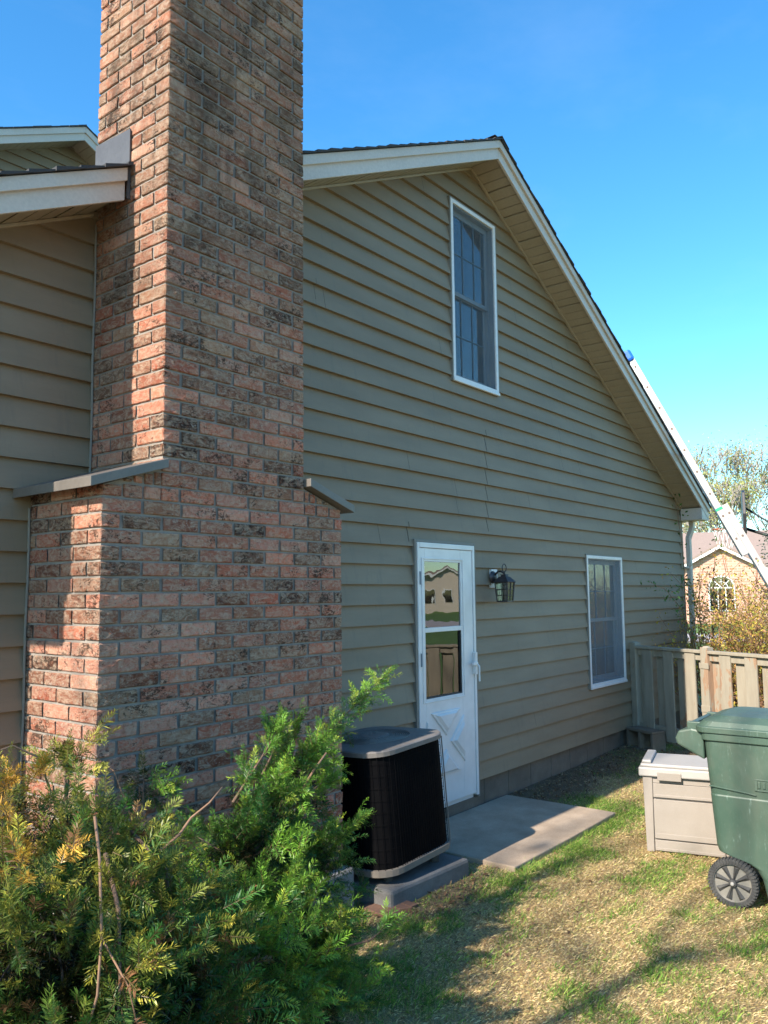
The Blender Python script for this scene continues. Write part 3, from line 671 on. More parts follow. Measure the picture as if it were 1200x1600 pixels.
for i, j in ((-1,-1),(1,-1),(1,1),(-1,1)):
    cg.tube([(lx+i*.0605, ly+j*.0605, .086), (lx+i*.0487, ly+j*.0487, -.072)], .0055, 6)
for s_ in (-1, 1):
    cg.tube([(lx, ly+s_*.0613, .086), (lx, ly+s_*.0487, -.072)], .0035, 6); cg.tube([(lx+s_*.0613, ly, .086), (lx+s_*.0487, ly, -.072)], .0035, 6)
for z, r_ in ((.03, .057), (-.02, .053)):
    c4 = [(lx-r_, ly-r_, z), (lx+r_, ly-r_, z), (lx+r_, ly+r_, z), (lx-r_, ly+r_, z), (lx-r_, ly-r_, z)]; cg.tube(c4, .003, 5)
sq(cg, .062, -.078, .062, -.066); LP(cg.build('cage', M['lantern']))
gl = MB(); sq(gl, .0565, -.066, .069, .085); LP(gl.build('lantern_glass', M['lampglass']))
bu = MB(); bu.lathe([(0, .06), (.016, .055), (.024, .03), (.022, .0), (.014, -.03), (.013, -.06)], (lx, ly, 0), 14); LP(bu.build('bulb', M['white'], smooth=True))

# ------------------------------------------------------------------ air conditioner on its pad
ac = empty('air_conditioner', (3.735, 2.955, -1.60), R(-1.5), 'black air conditioning unit with grey top grille between chimney and white door', 'air conditioner')
ac.rotation_euler = (R(-2.6), R(-3.2), R(-1.5))
def rrect(w, d, r, off=0, n=7):
    pts = []
    for cx, cy, a0 in ((w-r, r, -90), (w-r, d-r, 0), (r, d-r, 90), (r, r, 180)):
        for k in range(n): a = R(a0+90*k/(n-1)); pts.append((cx+(r+off)*math.cos(a), cy+(r+off)*math.sin(a)))
    return pts
AW, AD, AH = .705, .64, .70
def ring(mb, off0, z0, off1, z1, r=.15):
    a = rrect(AW, AD, r, off0); b_ = rrect(AW, AD, r, off1); n = len(a)
    mb.add([(*p, z0) for p in a]+[(*p, z1) for p in b_], [(i, (i+1) % n, (i+1) % n+n, i+n) for i in range(n)])
bd = MB(); bd.prism(rrect(AW, AD, .15, -.012), .03, AH-.03, 'z'); acb = bd.build('coil_body', M['ac_black'], ac)
gd = MB(); per = rrect(AW, AD, .15, 0)
def along(per, step):
    out = []; n = len(per)
    for i in range(n):
        p, q = Vector(per[i]), Vector(per[(i+1) % n]); L = (q-p).length; m = max(1, int(L/step)); out += [p.lerp(q, t/m) for t in range(m)]
    return out
for p in along(per, .022): gd.box((p.x-.0012, p.y-.0012, .03), (p.x+.0012, p.y+.0012, AH-.03))
for z in np.linspace(.08, AH-.07, 9): 
    pl = [(*p, z) for p in per]; gd.tube(pl+[pl[0]], .0011, 4, cap=False)
gd.build('coil_guard', M['ac_fin'], acb)
for cx, cy in ((AW-.036, .036), (AW-.036, AD-.036), (.036, AD-.036)):
    p_ = MB(); p_.box((cx-.003, cy-.003, .02), (cx+.003, cy+.003, AH-.03)); p_.build('corner_post', M['ac_rim'], ac)
rm = MB(); ring(rm, .006, 0, .008, .035); ring(rm, .008, .035, -.02, .037); rm.prism(rrect(AW, AD, .15, .005), 0.001, .012, 'z'); rm.build('base_rim', M['ac_rim'], ac, smooth=False)
tp = MB(); ring(tp, .008, AH-.032, .010, AH-.006); ring(tp, .010, AH-.006, .004, AH); ring(tp, -.012, AH-.032, .008, AH-.032)
# top deck as a square with a round fan opening
cx, cy, fr_ = AW/2, AD/2, .225; N = 56; o_ = rrect(AW, AD, .15, .004, 14); deck = []
for p in o_: deck.append((*p, AH))
inn = [(cx+fr_*math.cos(math.atan2(p[1]-cy, p[0]-cx)), cy+fr_*math.sin(math.atan2(p[1]-cy, p[0]-cx)), AH+.010) for p in o_]; n = len(o_)
low = [(v[0], v[1], AH-.04) for v in inn]
tp.add(deck+inn+low, [(i, (i+1) % n, (i+1) % n+n, i+n) for i in range(n)]+[(i+n, (i+1) % n+n, (i+1) % n+2*n, i+2*n) for i in range(n)])
act = tp.build('top_cover', M['ac_top'], ac)
gr = MB()
for k in range(15):
    r_ = .06+.165*k/14; pl = [(cx+r_*math.cos(t), cy+r_*math.sin(t), AH+.018-.006*(k/14)) for t in np.linspace(0, 2*math.pi, 40)]; gr.tube(pl, .0026, 4, cap=False)
for k in range(36):
    t = 2*math.pi*k/36; gr.tube([(cx+.055*math.cos(t), cy+.055*math.sin(t), AH+.02), (cx+.228*math.cos(t), cy+.228*math.sin(t), AH+.010)], .002, 4)
gr.lathe([(0, .026), (.08, .024), (.095, .018), (.095, .010)], (cx, cy, AH), 24)
gr.tube([(cx-.03, cy, AH+.02), (cx-.03, cy, AH+.045)], .004, 6); gr.tube([(cx+.03, cy+.01, AH+.02), (cx+.03, cy+.01, AH+.045)], .004, 6)
gr.build('fan_grille', M['ac_top'], act)
fn = MB()
for k in range(3):
    t = 2*math.pi*k/3; u = Vector((math.cos(t), math.sin(t), 0)); v_ = Vector((-math.sin(t), math.cos(t), .25)); c0 = Vector((cx, cy, AH-.06))
    fn.add([c0+u*.04-v_*.03, c0+u*.20-v_*.08, c0+u*.205+v_*.07, c0+u*.04+v_*.03, c0+u*.04-v_*.03-Vector((0, 0, .003)), c0+u*.20-v_*.08-Vector((0, 0, .003)), c0+u*.205+v_*.07-Vector((0, 0, .003)), c0+u*.04+v_*.03-Vector((0, 0, .003))], [(0,1,2,3),(7,6,5,4),(0,4,5,1),(1,5,6,2),(2,6,7,3),(3,7,4,0)])
fn.tube([(cx, cy, AH-.11), (cx, cy, AH-.03)], .045, 14); fn.build('fan', M['ac_top'], act)
pd = MB(); pd.prism([(3.74, 2.93), (4.50, 2.895), (4.52, 3.62), (3.72, 3.64)], -1.80, -1.655, 'z'); o = pd.build('equipment_pad', mk_conc('pad_concrete', (.10, .098, .095), (.17, .165, .16), 6), bevel=.02)
tag(o, 'heaved grey concrete pad under the black air conditioning unit', 'concrete pad')
for p in ((3.88, 3.06), (4.32, 3.04), (3.90, 3.5), (4.34, 3.5)):
    fe = MB(); fe.lathe([(.03, -.10), (.028, .0), (0, .0)], (p[0], p[1], -1.580), 12); fe2 = fe.build('foot', M['rubber']); fe2.parent = ac
    fe2.matrix_parent_inverse = (Matrix.Translation(ac.location) @ ac.rotation_euler.to_matrix().to_4x4()).inverted()
ob = MB()
rb = random.Random(3)
for i in range(4):
    a0 = 3.63+i*.062; ob.prism([(a0, 2.86+rb.uniform(-.02, .02)), (a0+.058, 2.84+rb.uniform(-.02, .02)), (a0+.075, 3.08+rb.uniform(-.02, .02)), (a0+.015, 3.09+rb.uniform(-.02, .02))], -1.765, -1.738+rb.uniform(-.003, .003), 'z')
tag(ob.build('old_board', M['oldboard'], bevel=.003), 'rotting brown wooden board lying flat in front of the air conditioner pad', 'board')

# ------------------------------------------------------------------ fence
FA = R(26); fd_ = Vector((-math.sin(FA), -math.cos(FA), 0)); fn_ = Vector((math.cos(FA), -math.sin(FA), 0))   # fn_ points away from the camera
F0 = Vector((9.222, 3.632, 0)); fence = empty('wood_fence', (F0.x, F0.y, -1.70), 0, 'peeling tan shadowbox picket fence running from the house wall behind the green cart', 'fence')
FI = Matrix.Translation((-F0.x, -F0.y, 1.70))
def FP(o, p=None):
    if p is None: o.parent = fence; o.matrix_parent_inverse = FI
    else: o.parent = p
    return o
def fbar(mb, s0, s1, n0, n1, z0, z1, peel=0):
    c = F0+fd_*(s0+s1)/2+fn_*(n0+n1)/2; c.z = (z0+z1)/2
    mb.obox(c, fd_*(s1-s0)/2, fn_*(n1-n0)/2, (0, 0, (z1-z0)/2), (peel, 0, 0)); return mb
zt_, zb_ = -.645, -1.62
rf_ = random.Random(11)
posts = [0, 1.045, 2.9, 4.75, 6.6]
for i, s in enumerate(posts):
    p = MB(); pe = [0, .10, .05, .05, .05][i]
    fbar(p, s-.046, s+.046, -.045, .045, -1.9 if i else -1.69, zt_+.062, pe)
    c = F0+fd_*s; p.lathe([(.045, 0), (.03, .012), (0, .016)], (c.x, c.y, zt_+.062), 8, col=(pe, 0, 0))
    if i == 1: fbar(p, s-.062, s+.062, -.052, -.0455, -.80, -.74, -.2); fbar(p, s-.058, s+.058, -.052, -.0455, -1.24, -1.17, -.1)
    FP(p.build('post', M['fence'], colors=True, bevel=.004))
for i in range(len(posts)-1):
    a, b = posts[i]+.047, posts[i+1]-.047; pe = (0 if i == 0 else .01)
    for z0, z1 in ((zt_-.075, zt_-.002), (-1.555, -1.47)): FP(fbar(MB(), a, b, -.014, .022, z0, z1, pe).build('rail', M['fence'], colors=True, bevel=.003))
    FP(fbar(MB(), a, b, -.048, .052, zt_, zt_+.030, pe*.6).build('top_cap', M['fence'], colors=True, bevel=.004))
    s = a-(.055 if i == 0 else .02); k = 0
    while s < b-.02:
        w_ = .142; front = (k % 2 == 1)
        s0, s1 = max(s, a), min(s+w_, b)
        if s1-s0 > .03:
            pe2 = pe+rf_.uniform(-.06, .10) if i else (rf_.uniform(-.09, -.02) if s < .55 else (.0 if not front else .05))
            n0 = -.034 if front else .0225
            FP(fbar(MB(), s0+.002, s1-.002, n0, n0+.0195, zb_+rf_.uniform(-.01, .01), zt_-.006, pe2).build('picket', M['fence'], colors=True, bevel=.003))
        s += .155; k += 1
# cinder block at the fence foot
cbk = MB(); cc = F0+fd_*.285-fn_*.16
def cb(s0, s1, n0, n1, z0, z1):
    c = cc+fd_*(s0+s1)/2+fn_*(n0+n1)/2; c.z = (z0+z1)/2; cbk.obox(c, fd_*(s1-s0)/2, fn_*(n1-n0)/2, (0, 0, (z1-z0)/2))
for s0, s1 in ((-.2, -.165), (-.018, .018), (.165, .2)): cb(s0, s1, -.095, .095, -1.70, -1.53+.0)
cb(-.1999, .1999, -.0949, .0949, -1.5302, -1.50); cb(-.1999, .1999, -.0949, .0949, -1.735, -1.6998)
tag(cbk.build('cinder_block', M['cinder'], bevel=.006), 'weathered cinder block with two open cores at the foot of the fence', 'cinder block')

# ------------------------------------------------------------------ taupe plastic box
ba = math.atan2(-.97, .26); bx = empty('storage_box', (5.635, 2.205, -1.765), ba, 'pale taupe plastic storage box with lid and latch beside the green cart', 'storage box')
# local +X runs along the front to the right, local +Y away from the camera
BWd, BD, BH_ = .575, .42, .50
b = MB()
def tap(x0, x1, y0, y1, z0, z1, tz=.0): b.box((x0, y0, z0), (x1, y1, z1))
b.prism([(.012, 0), (BWd-.012, 0), (BWd, BH_), (0, BH_)], .022, BD-.01, 'y')
b.build('box_body', M['boxplastic'], bx, bevel=.004)
for x0, x1 in ((.012, .062), (BWd-.062, BWd-.012)): MB().prism([(x0, -.0), (x1, -.0), (x1+(.004), BH_), (x0-.010, BH_)], .0, .0215).build('corner_leg', M['boxplastic'], bx, bevel=.005)
pz = [(.07, BH_-.030), (.048, .355), (.045, .085)]
for z0, z1, pr in ((.362, .455, .006), (.092, .350, .004), (.012, .082, .001)):
    p = MB(); p.box((.067, pr, z0), (BWd-.067, .0215, z1))
    if z1-z0 > .2: p.box((.075, pr-.004, z0+.0), (BWd-.075, pr-.0002, z0+.035))
    else: p.box((.075, pr-.004, z0+.002), (BWd-.075, pr-.0002, z0+.020))
    p.build('front_panel', M['boxplastic'], bx, bevel=.003)
MB().box((.06, .012, .458), (BWd-.06, .0215, BH_)).build('upper_rail', M['boxplastic'], bx)
l = MB(); l.prism([(-.022, -.018), (BWd+.022, -.018), (BWd+.022, BD+.01), (-.022, BD+.01)], BH_+.002, BH_+.062, 'z')
l.prism([(-.010, -.004), (BWd+.010, -.004), (BWd+.010, BD), (-.010, BD)], BH_+.0622, BH_+.085, 'z')
l.prism([(.0, .01), (.062, .01), (.062, BD-.01), (0, BD-.01)], BH_+.0852, BH_+.108, 'z')
l.prism([(BWd-.062, .01), (BWd, .01), (BWd, BD-.01), (BWd-.062, BD-.01)], BH_+.0852, BH_+.108, 'z')
l.build('lid', M['boxtop'], bx, bevel=.009)
MB().box((.10, -.026, BH_-.018), (.255, -.0182, BH_+.036)).build('latch', M['boxplastic'], bx, bevel=.003)

# ------------------------------------------------------------------ green wheeled cart
XBn = 4.93; bn = empty('garbage_cart', (XBn, 1.30, -1.765), R(2.5), 'dark green wheeled garbage cart with ribbed black wheel at the right edge of the lawn', 'garbage cart')
# local: +Y towards the handle and wheels, +X away from the camera, Z up
def loft(mb, secs):
    n = len(secs[0]); vs = [v for s in secs for v in s]
    fs = [(i*n+k, i*n+(k+1) % n, (i+1)*n+(k+1) % n, (i+1)*n+k) for i in range(len(secs)-1) for k in range(n)]
    fs += [tuple(range(n-1, -1, -1)), tuple((len(secs)-1)*n+k for k in range(n))]; mb.add(vs, fs)
def rsec(x0, x1, y0, y1, z, r=.05, n=6):
    pts = []
    for cx_, cy_, a0 in ((x1-r, y0+r, -90), (x1-r, y1-r, 0), (x0+r, y1-r, 90), (x0+r, y0+r, 180)):
        for k in range(n): a = R(a0+90*k/(n-1)); pts.append((cx_+r*math.cos(a), cy_+r*math.sin(a), z))
    return pts
body = MB(); secs = []
#  z, yfront(neg), yback(pos), x inset
for z, yf, yb_, xi in ((.0, -.44, -.05, .055), (.02, -.45, -.035, .05), (.16, -.465, -.01, .043), (.215, -.470, .02, .041), (.245, -.473, .075, .040), (.265, -.476, .16, .039), (.285, -.478, .215, .038), (.32, -.482, .226, .036), (.55, -.508, .240, .026), (.60, -.513, .243, .024), (.605, -.513, .243, .028), (.72, -.526, .250, .020), (.88, -.543, .258, .010), (.905, -.546, .259, .009), (.91, -.560, .272, -.006), (.95, -.562, .274, -.008)):
    secs.append(rsec(xi, .60-xi, yf, yb_, z, .045))
loft(body, secs)
bb = body.build('cart_body', M['bin'], bn, smooth=False, bevel=.003)
hd = MB()      # handle bar housing at the back under the lid
prof = [(.262, .955), (.33, .965), (.405, .945), (.425, .90), (.415, .865), (.36, .84), (.262, .79)]
hd.prism(prof, .03, .57, 'x'); hd.build('handle', M['bin'], bn, bevel=.012)
ld = MB(); secs = []
for z, g in ((.952, .018), (.985, .020), (.990, .008), (1.015, -.01), (1.045, -.07), (1.055, -.16)): secs.append(rsec(-.0-g, .60+g, -.565-g, .285+g if g > 0 else .285+g*1.4, z, .07))
loft(ld, secs); lido = ld.build('lid', M['bin'], bn, bevel=.004)
hb = MB(); hb.tube([(.10, .345, .978), (.50, .345, .978)], .016, 10); hb.box((.06, .27, .955), (.10, .36, .998)); hb.box((.50, .27, .955), (.54, .36, .998)); hb.build('lid_hinge', M['bin'], bn, bevel=.004)
MB().box((-.012+.03, -.50, .60), (.0155, -.02, .608)).build('body_ridge', M['bin'], bn) if False else None
em = MB()
for x0_, x1_, z0, z1 in ((-.26, -.245, .655, .715), (-.02, -.005, .655, .715), (-.26, -.005, .71, .716), (-.26, -.005, .652, .658)): em.box((.0165, x0_, z0), (.0235, x1_, z1))
for kk in range(9): em.box((.0165, -.235+kk*.025, .668), (.0235, -.222+kk*.025, .702))
em.build('embossed_plate', M['bin'], bn, bevel=.001)
rg = MB(); rg.tube([(.018, .238, .652), (.018, .1, .640), (.0185, .03, .633), (.019, -.01, .627)], .004, 6); rg.build('moulding_ridge', M['bin'], bn)
def wheel(xw):
    c = (xw, .135, .134); tr = MB()
    r0 = .130; tr.lathe([(.100, -.026), (.122, -.027), (r0-.002, -.020), (r0, 0), (r0-.002, .020), (.122, .027), (.100, .026)], c, 48, ax=(1, 0, 0))
    for k in range(44):
        t = 2*math.pi*k/44; d_ = Vector((0, math.cos(t), math.sin(t))); tt = Vector((0, -math.sin(t), math.cos(t))); cv = Vector(c)
        tr.obox(cv+d_*.118+Vector((-.028, 0, 0)), Vector((.003, 0, 0)), d_*.011, tt*.004)
        tr.obox(cv+d_*.131, Vector((.024, 0, 0)), d_*.003, tt*.005)
    wo = tr.build('wheel', M['rubber'], bn)
    h = MB(); h.lathe([(.102, -.021), (.096, -.012), (.0, -.010), (0, .015), (.096, .015), (.102, .02)], c, 40, ax=(1, 0, 0)); h.build('wheel_disc', M['hub'], wo)
    s = MB(); cv = Vector(c)
    for k in range(8):
        t = 2*math.pi*(k+.35)/8; d_ = Vector((0, math.cos(t), math.sin(t))); tt = Vector((0, -math.sin(t), math.cos(t))); xo = Vector((-.010, 0, 0)); xt = Vector((-.024, 0, 0))
        s.add([cv+d_*.018+tt*.006+xo, cv+d_*.018-tt*.006+xo, cv+d_*.096-tt*.020+xo, cv+d_*.096+tt*.020+xo, cv+d_*.02+xt, cv+d_*.085+xt], [(0, 3, 5, 4), (1, 4, 5, 2), (2, 5, 3), (0, 4, 1)])
    s.lathe([(.024, -.012), (.020, -.027), (.010, -.031), (0, -.031)], c, 16, ax=(1, 0, 0)); s.build('wheel_spokes', M['rubber'], wo)
    s2 = MB(); s2.lathe([(.011, -.030), (.009, -.036), (0, -.037)], c, 12, ax=(1, 0, 0)); s2.build('axle_cap', M['alu'], wo)
wheel(.028)
wheel(.572)
MB().tube([(.05, .135, .134), (.55, .135, .134)], .010, 8).build('axle', M['darkmetal'], bn)

# ------------------------------------------------------------------ extension ladder against the right rake
LT = Vector((9.849, 3.724, 2.807)); Ld = Vector((.124, -.415, -.901)).normalized(); Lw = Vector((.958, .286, 0)); Lw = (Lw-Ld*Lw.dot(Ld)).normalized(); Ln = Ld.cross(Lw).normalized()
if Ln.y > 0: Ln = -Ln                    # away from the house
lad = empty('extension_ladder', LT+Ld*5.06, 0, 'aluminium extension ladder with a bright blue end mitt leaning on the right roof edge', 'ladder')
LDI = Matrix.Translation(-(LT+Ld*5.06))
def LA(o, p=None):
    if p is None: o.parent = lad; o.matrix_parent_inverse = LDI
    else: o.parent = p
    return o
def rail(mb, t0, t1, w_, off):
    for (a, b, wa) in ((-.038, .038, .002),): mb.obox(LT+Ld*(t0+t1)/2+Lw*w_+Ln*off, Ld*(t1-t0)/2, Ln*.036, Lw*wa)
    for e in (-.036, .036): mb.obox(LT+Ld*(t0+t1)/2+Lw*(w_+.010)+Ln*(off+e), Ld*(t1-t0)/2, Lw*.0115, Ln*.002)
for w_ in (0, .40):
    m_ = MB(); rail(m_, -.12, 2.65, w_, 0); LA(m_.build('fly_rail', M['alu']))
    m_ = MB(); rail(m_, 2.02, 5.02, w_-.004, .078); LA(m_.build('base_rail', M['alu']))
rg1 = MB()
for i in range(9): p = LT+Ld*.305*i; rg1.tube([p-Lw*.006, p+Lw*.406], .014, 8)
LA(rg1.build('fly_rungs', M['hole']))
rg1 = MB()
for i in range(7, 17): p = LT+Ld*(.305*i)+Ln*.078; rg1.tube([p-Lw*.010, p+Lw*.40], .014, 8)
LA(rg1.build('base_rungs', M['hole']))
for w_ in (0, .40):
    mt = MB(); mt.obox(LT-Ld*.17+Lw*w_-Ln*.012, Ld*.075, Ln*.055, Lw*.035); LA(mt.build('end_mitt', M['bluecap'], bevel=.03))
st_ = MB(); st_.obox(LT+Ld*2.04+Lw*.0, Ld*.016, Ln*.042, Lw*.006); LA(st_.build('strap', M['greentape']))

# ------------------------------------------------------------------ foliage tools
def rot_to(dirs):        # orthonormal frames with local X along dirs
    d = dirs/np.linalg.norm(dirs, axis=1, keepdims=True)
    upv = np.tile([0, 0, 1.0], (len(d), 1)); w_ = np.cross(upv, d); w_ /= np.maximum(1e-6, np.linalg.norm(w_, axis=1, keepdims=True)); v_ = np.cross(d, w_)
    return d, w_, v_
def yew_template(n=16, L=.08, seed=0):
    r = np.random.default_rng(seed); vs = []; tip = []
    for i in range(n):
        u = (i+.6)/n
        for s in (-1, 1):
            a = s*(math.radians(68-34*u)+r.normal(0, .14)); el = r.normal(.22, .34)
            ln = .0275*(1-.45*u**3)*(.7+.3*min(1, u*5))*r.uniform(.8, 1.1)
            b0 = np.array((u*L, 0, .004*math.sin(u*3))); d = np.array((math.cos(a)*math.cos(el), math.sin(a)*math.cos(el), math.sin(el)))
            wv = np.array((-d[1], d[0], r.normal(0, .35)))*.0017; m_ = b0+d*ln*.5; t = b0+d*ln+np.array((0, 0, -.002))
            vs += [b0, m_+wv, t, m_-wv]; tip += [u]*4
    vs += [np.array((0, -.0011, 0)), np.array((L, -.0005, 0)), np.array((L, .0005, 0)), np.array((0, .0011, 0))]; tip += [-1]*4
    return np.array(vs), np.array(tip)
templates = [yew_template(11+2*i, .045+.011*i, i) for i in range(5)]
def yew(name, lobes, leaders, colfn, root, label, seed):
    r = np.random.default_rng(seed); P = []; D = []
    BR = []
    for (cx_, cy_, cz_, rad), dens in lobes:
        for _ in range(max(4, int(dens*38*(rad/.2)**2))):
            d = r.normal(size=3); d[1] = d[1]*.8-.25; d /= np.linalg.norm(d); p0 = np.array((cx_, cy_, cz_))+d*rad*r.uniform(.30, .80)
            ax = d*.9+np.array((-.02, -.10, .24))+r.normal(0, .30, 3); ax /= np.linalg.norm(ax); L = r.uniform(.10, .21)*(.6+rad*2.2)
            nrm = np.cross(ax, r.normal(size=3)*.6+np.array((.3, -.6, .6))); nrm /= np.linalg.norm(nrm); bri = r.normal(0, .22); m = int(r.integers(10, 17))
            for q in range(m):
                u = (q+.5)/m; sd = 1 if q % 2 else -1; P.append((p0+ax*L*u+np.array((0, 0, -.03*u*u)))[None]); D.append((ax*.75+nrm*sd*(.9-.45*u)+r.normal(0, .16, 3))[None]); BR.append(bri+.35*u)
            P.append((p0+ax*L)[None]); D.append(ax[None]); BR.append(bri+.5)
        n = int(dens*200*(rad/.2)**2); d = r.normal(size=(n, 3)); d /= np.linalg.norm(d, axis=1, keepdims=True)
        P.append(np.array((cx_, cy_, cz_))+d*rad*(.55*r.random((n, 1))**.5)); D.append(d+r.normal(0, .5, (n, 3))); BR += [-1.3]*n  # core needles coloured darker, painting the shade inside the shrub
    for pts, n, spread in leaders:
        pts = np.array(pts); n = int(n*2.2)
        t = r.random(n)**.8*(len(pts)-1.001); i = t.astype(int); f = (t-i)[:, None]
        c_ = pts[i]*(1-f)+pts[i+1]*f; dr = pts[i+1]-pts[i]; dr /= np.linalg.norm(dr, axis=1, keepdims=True)
        sc_ = (1-.75*t/(len(pts)-1))[:, None]
        side = r.normal(size=(n, 3)); BR += list(.1+.4*r.random(n)); P.append(c_+side*spread*.30*sc_); D.append(dr*1.0+side*.75+np.array((0, 0, .2)))
        P.append(pts[-1:]); D.append((pts[-1]-pts[-2])[None]/np.linalg.norm(pts[-1]-pts[-2])); BR.append(.5)
    BR = np.array(BR); P = np.vstack(P); D = np.vstack(D); X, Y, Z = rot_to(D)
    # random roll, mostly flat sprays
    ro = r.normal(0, .6, len(P))[:, None]; Y2 = Y*np.cos(ro)+Z*np.sin(ro); Z2 = -Y*np.sin(ro)+Z*np.cos(ro)
    sc = r.uniform(.62, 1.18, len(P)); ti = r.integers(0, 5, len(P)); V = []; Cc = []
    for k in range(5):
        tv, tt = templates[k]; sel = np.where(ti == k)[0]
        if not len(sel): continue
        v = P[sel][:, None]+(tv[None, :, 0:1]*X[sel][:, None]+tv[None, :, 1:2]*Y2[sel][:, None]+tv[None, :, 2:3]*Z2[sel][:, None])*sc[sel][:, None, None]
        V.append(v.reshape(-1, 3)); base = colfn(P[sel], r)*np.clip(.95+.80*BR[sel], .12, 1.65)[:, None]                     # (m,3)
        tip = np.clip(tt, 0, 1)[None, :, None]
        c_ = base[:, None]*(1-.0*tip)+np.array((.10, .10, .0))*(tip**3)*base[:, None].mean(-1, keepdims=True)*6*r.uniform(0, 1, (len(sel), 1, 1))
        c_ = np.where((tt < 0)[None, :, None], np.array((.16, .11, .05)), c_)
        c_ = c_*(1+r.normal(0, .10, (len(sel), len(tt)//4, 1)).repeat(4, 1)); Cc.append(c_.reshape(-1, 3))
    V = np.vstack(V); Cc = np.clip(np.vstack(Cc), .004, .9); F = np.arange(len(V)).reshape(-1, 4)
    o = empty(name, root, 0, label, 'bush'); inv = Matrix.Translation(-Vector(root))
    f = fast_mesh('foliage', V, F, M['needle'], o, Cc); f.matrix_parent_inverse = inv
    b = MB(); rr2 = random.Random(seed); rootv = Vector(root)
    for (cx_, cy_, cz_, rad), dens in lobes:
        c0 = Vector((cx_, cy_, cz_)); r0 = rootv+Vector((rr2.uniform(-.12, .12), rr2.uniform(-.12, .12), 0)); mid = r0.lerp(c0, .5)+Vector((rr2.uniform(-.08, .08), rr2.uniform(-.08, .08), -.05)); b.tube([r0, mid, c0], [.014, .010, .005], 6)
        for _ in range(4):
            d = Vector((rr2.gauss(0, 1), rr2.gauss(0, 1), rr2.gauss(.4, 1))).normalized(); e_ = c0+d*rad*rr2.uniform(.6, 1.0); m2 = c0.lerp(e_, .5)+Vector((rr2.gauss(0, .015), rr2.gauss(0, .015), -.01)); b.tube([c0, m2, e_], [.0045, .003, .0014], 5)
    for pts, n, sp_ in leaders: b.tube(pts, [.0065*(1-.7*i/(len(pts)-1)) for i in range(len(pts))], 6)
    bo = b.build('branches', M['bark'], o, smooth=True, fix=False); bo.matrix_parent_inverse = inv
    return o, inv
def col_green(P, r):
    n = len(P); hot = np.clip((n3v(P*4.5)+.15)*1.3+r.normal(0, .22, n)+.25, 0, 1)[:, None]
    a = np.array((.022, .085, .018)); b = np.array((.14, .28, .032)); c_ = a+(b-a)*hot
    y = (r.random(n) < .12)[:, None]; return np.where(y, np.array((.27, .34, .04)), c_)*r.uniform(.75, 1.25, (n, 1))
def n3v(Q): return np.array([noise.noise(Vector(q)) for q in Q])
def col_left(P, r):
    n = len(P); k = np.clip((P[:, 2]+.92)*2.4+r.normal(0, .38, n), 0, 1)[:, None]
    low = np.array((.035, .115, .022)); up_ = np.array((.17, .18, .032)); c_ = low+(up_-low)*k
    br = (r.random(n) < .16)[:, None]; c_ = np.where(br, np.array((.34, .30, .05)), c_)
    rust = ((P[:, 0] < 1.09) & (P[:, 2] > -.60))[:, None]; c_ = np.where(rust & (r.random((n, 1)) < .6), np.array((.50, .27, .05)), c_)
    dead = (r.random(n) < .06)[:, None]; c_ = np.where(dead, np.array((.16, .075, .035)), c_); return c_*r.uniform(.75, 1.25, (n, 1))
RL = [((2.6, 2.6, -.76, .14), 1), ((2.34, 2.5, -.88, .16), 1), ((2.76, 2.62, -.90, .10), .8), ((2.16, 2.4, -.98, .2), 1.1), ((2.56, 2.48, -1.12, .19), 1), ((2.11, 2.2, -1.19, .22), 1.1), ((1.75, 2.0, -1.19, .23), 1.1),
      ((2.40, 2.30, -1.40, .14), .9), ((2.16, 2.1, -1.42, .2), 1), ((1.87, 2.3, -1.16, .17), .9), ((2.06, 2.88, -.74, .07), .9), ((2.2, 2.6, -1.15, .22), .7), ((2.42, 2.7, -1.3, .16), .6), ((2.66, 2.62, -1.22, .12), .7)]
RLd = [([(2.37, 2.55, -.86), (2.75, 2.56, -.66), (3.02, 2.58, -.53), (3.24, 2.58, -.42)], 62, .14), ([(2.55, 2.55, -.82), (2.72, 2.56, -.72), (2.90, 2.57, -.60)], 22, .10), ([(2.5, 2.5, -.9), (2.7, 2.5, -.82), (2.82, 2.52, -.76)], 16, .08), ([(2.4, 2.4, -1.25), (2.58, 2.36, -1.34), (2.66, 2.34, -1.38)], 12, .08),
       ([(2.2, 2.5, -.8), (2.36, 2.48, -.62), (2.42, 2.48, -.55)], 16, .07), ([(2.45, 2.6, -.75), (2.55, 2.6, -.62), (2.56, 2.6, -.55)], 14, .07), ([(1.9, 2.3, -1.3), (2.3, 1.9, -1.2), (2.35, 1.85, -1.15)], 12, .08), ([(2.5, 2.35, -1.45), (2.66, 2.3, -1.34), (2.74, 2.3, -1.24)], 12, .06)]
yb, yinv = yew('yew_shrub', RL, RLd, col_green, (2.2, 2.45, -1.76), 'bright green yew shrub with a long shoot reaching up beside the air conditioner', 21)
for pts, rr in (([(1.50, 2.02, -.73), (1.58, 2.03, -.70), (1.63, 2.04, -.665), (1.70, 2.04, -.635), (1.76, 2.05, -.60)], [.0042, .0042, .0038, .003, .002]), ([(2.50, 2.42, -.80), (2.56, 2.41, -.73), (2.64, 2.41, -.67)], [.005, .005, .004])):
    tw = MB(); tw.tube(pts, rr, 6); tw.build('bare_twig', M['paletwig'], yb, smooth=True).matrix_parent_inverse = yinv
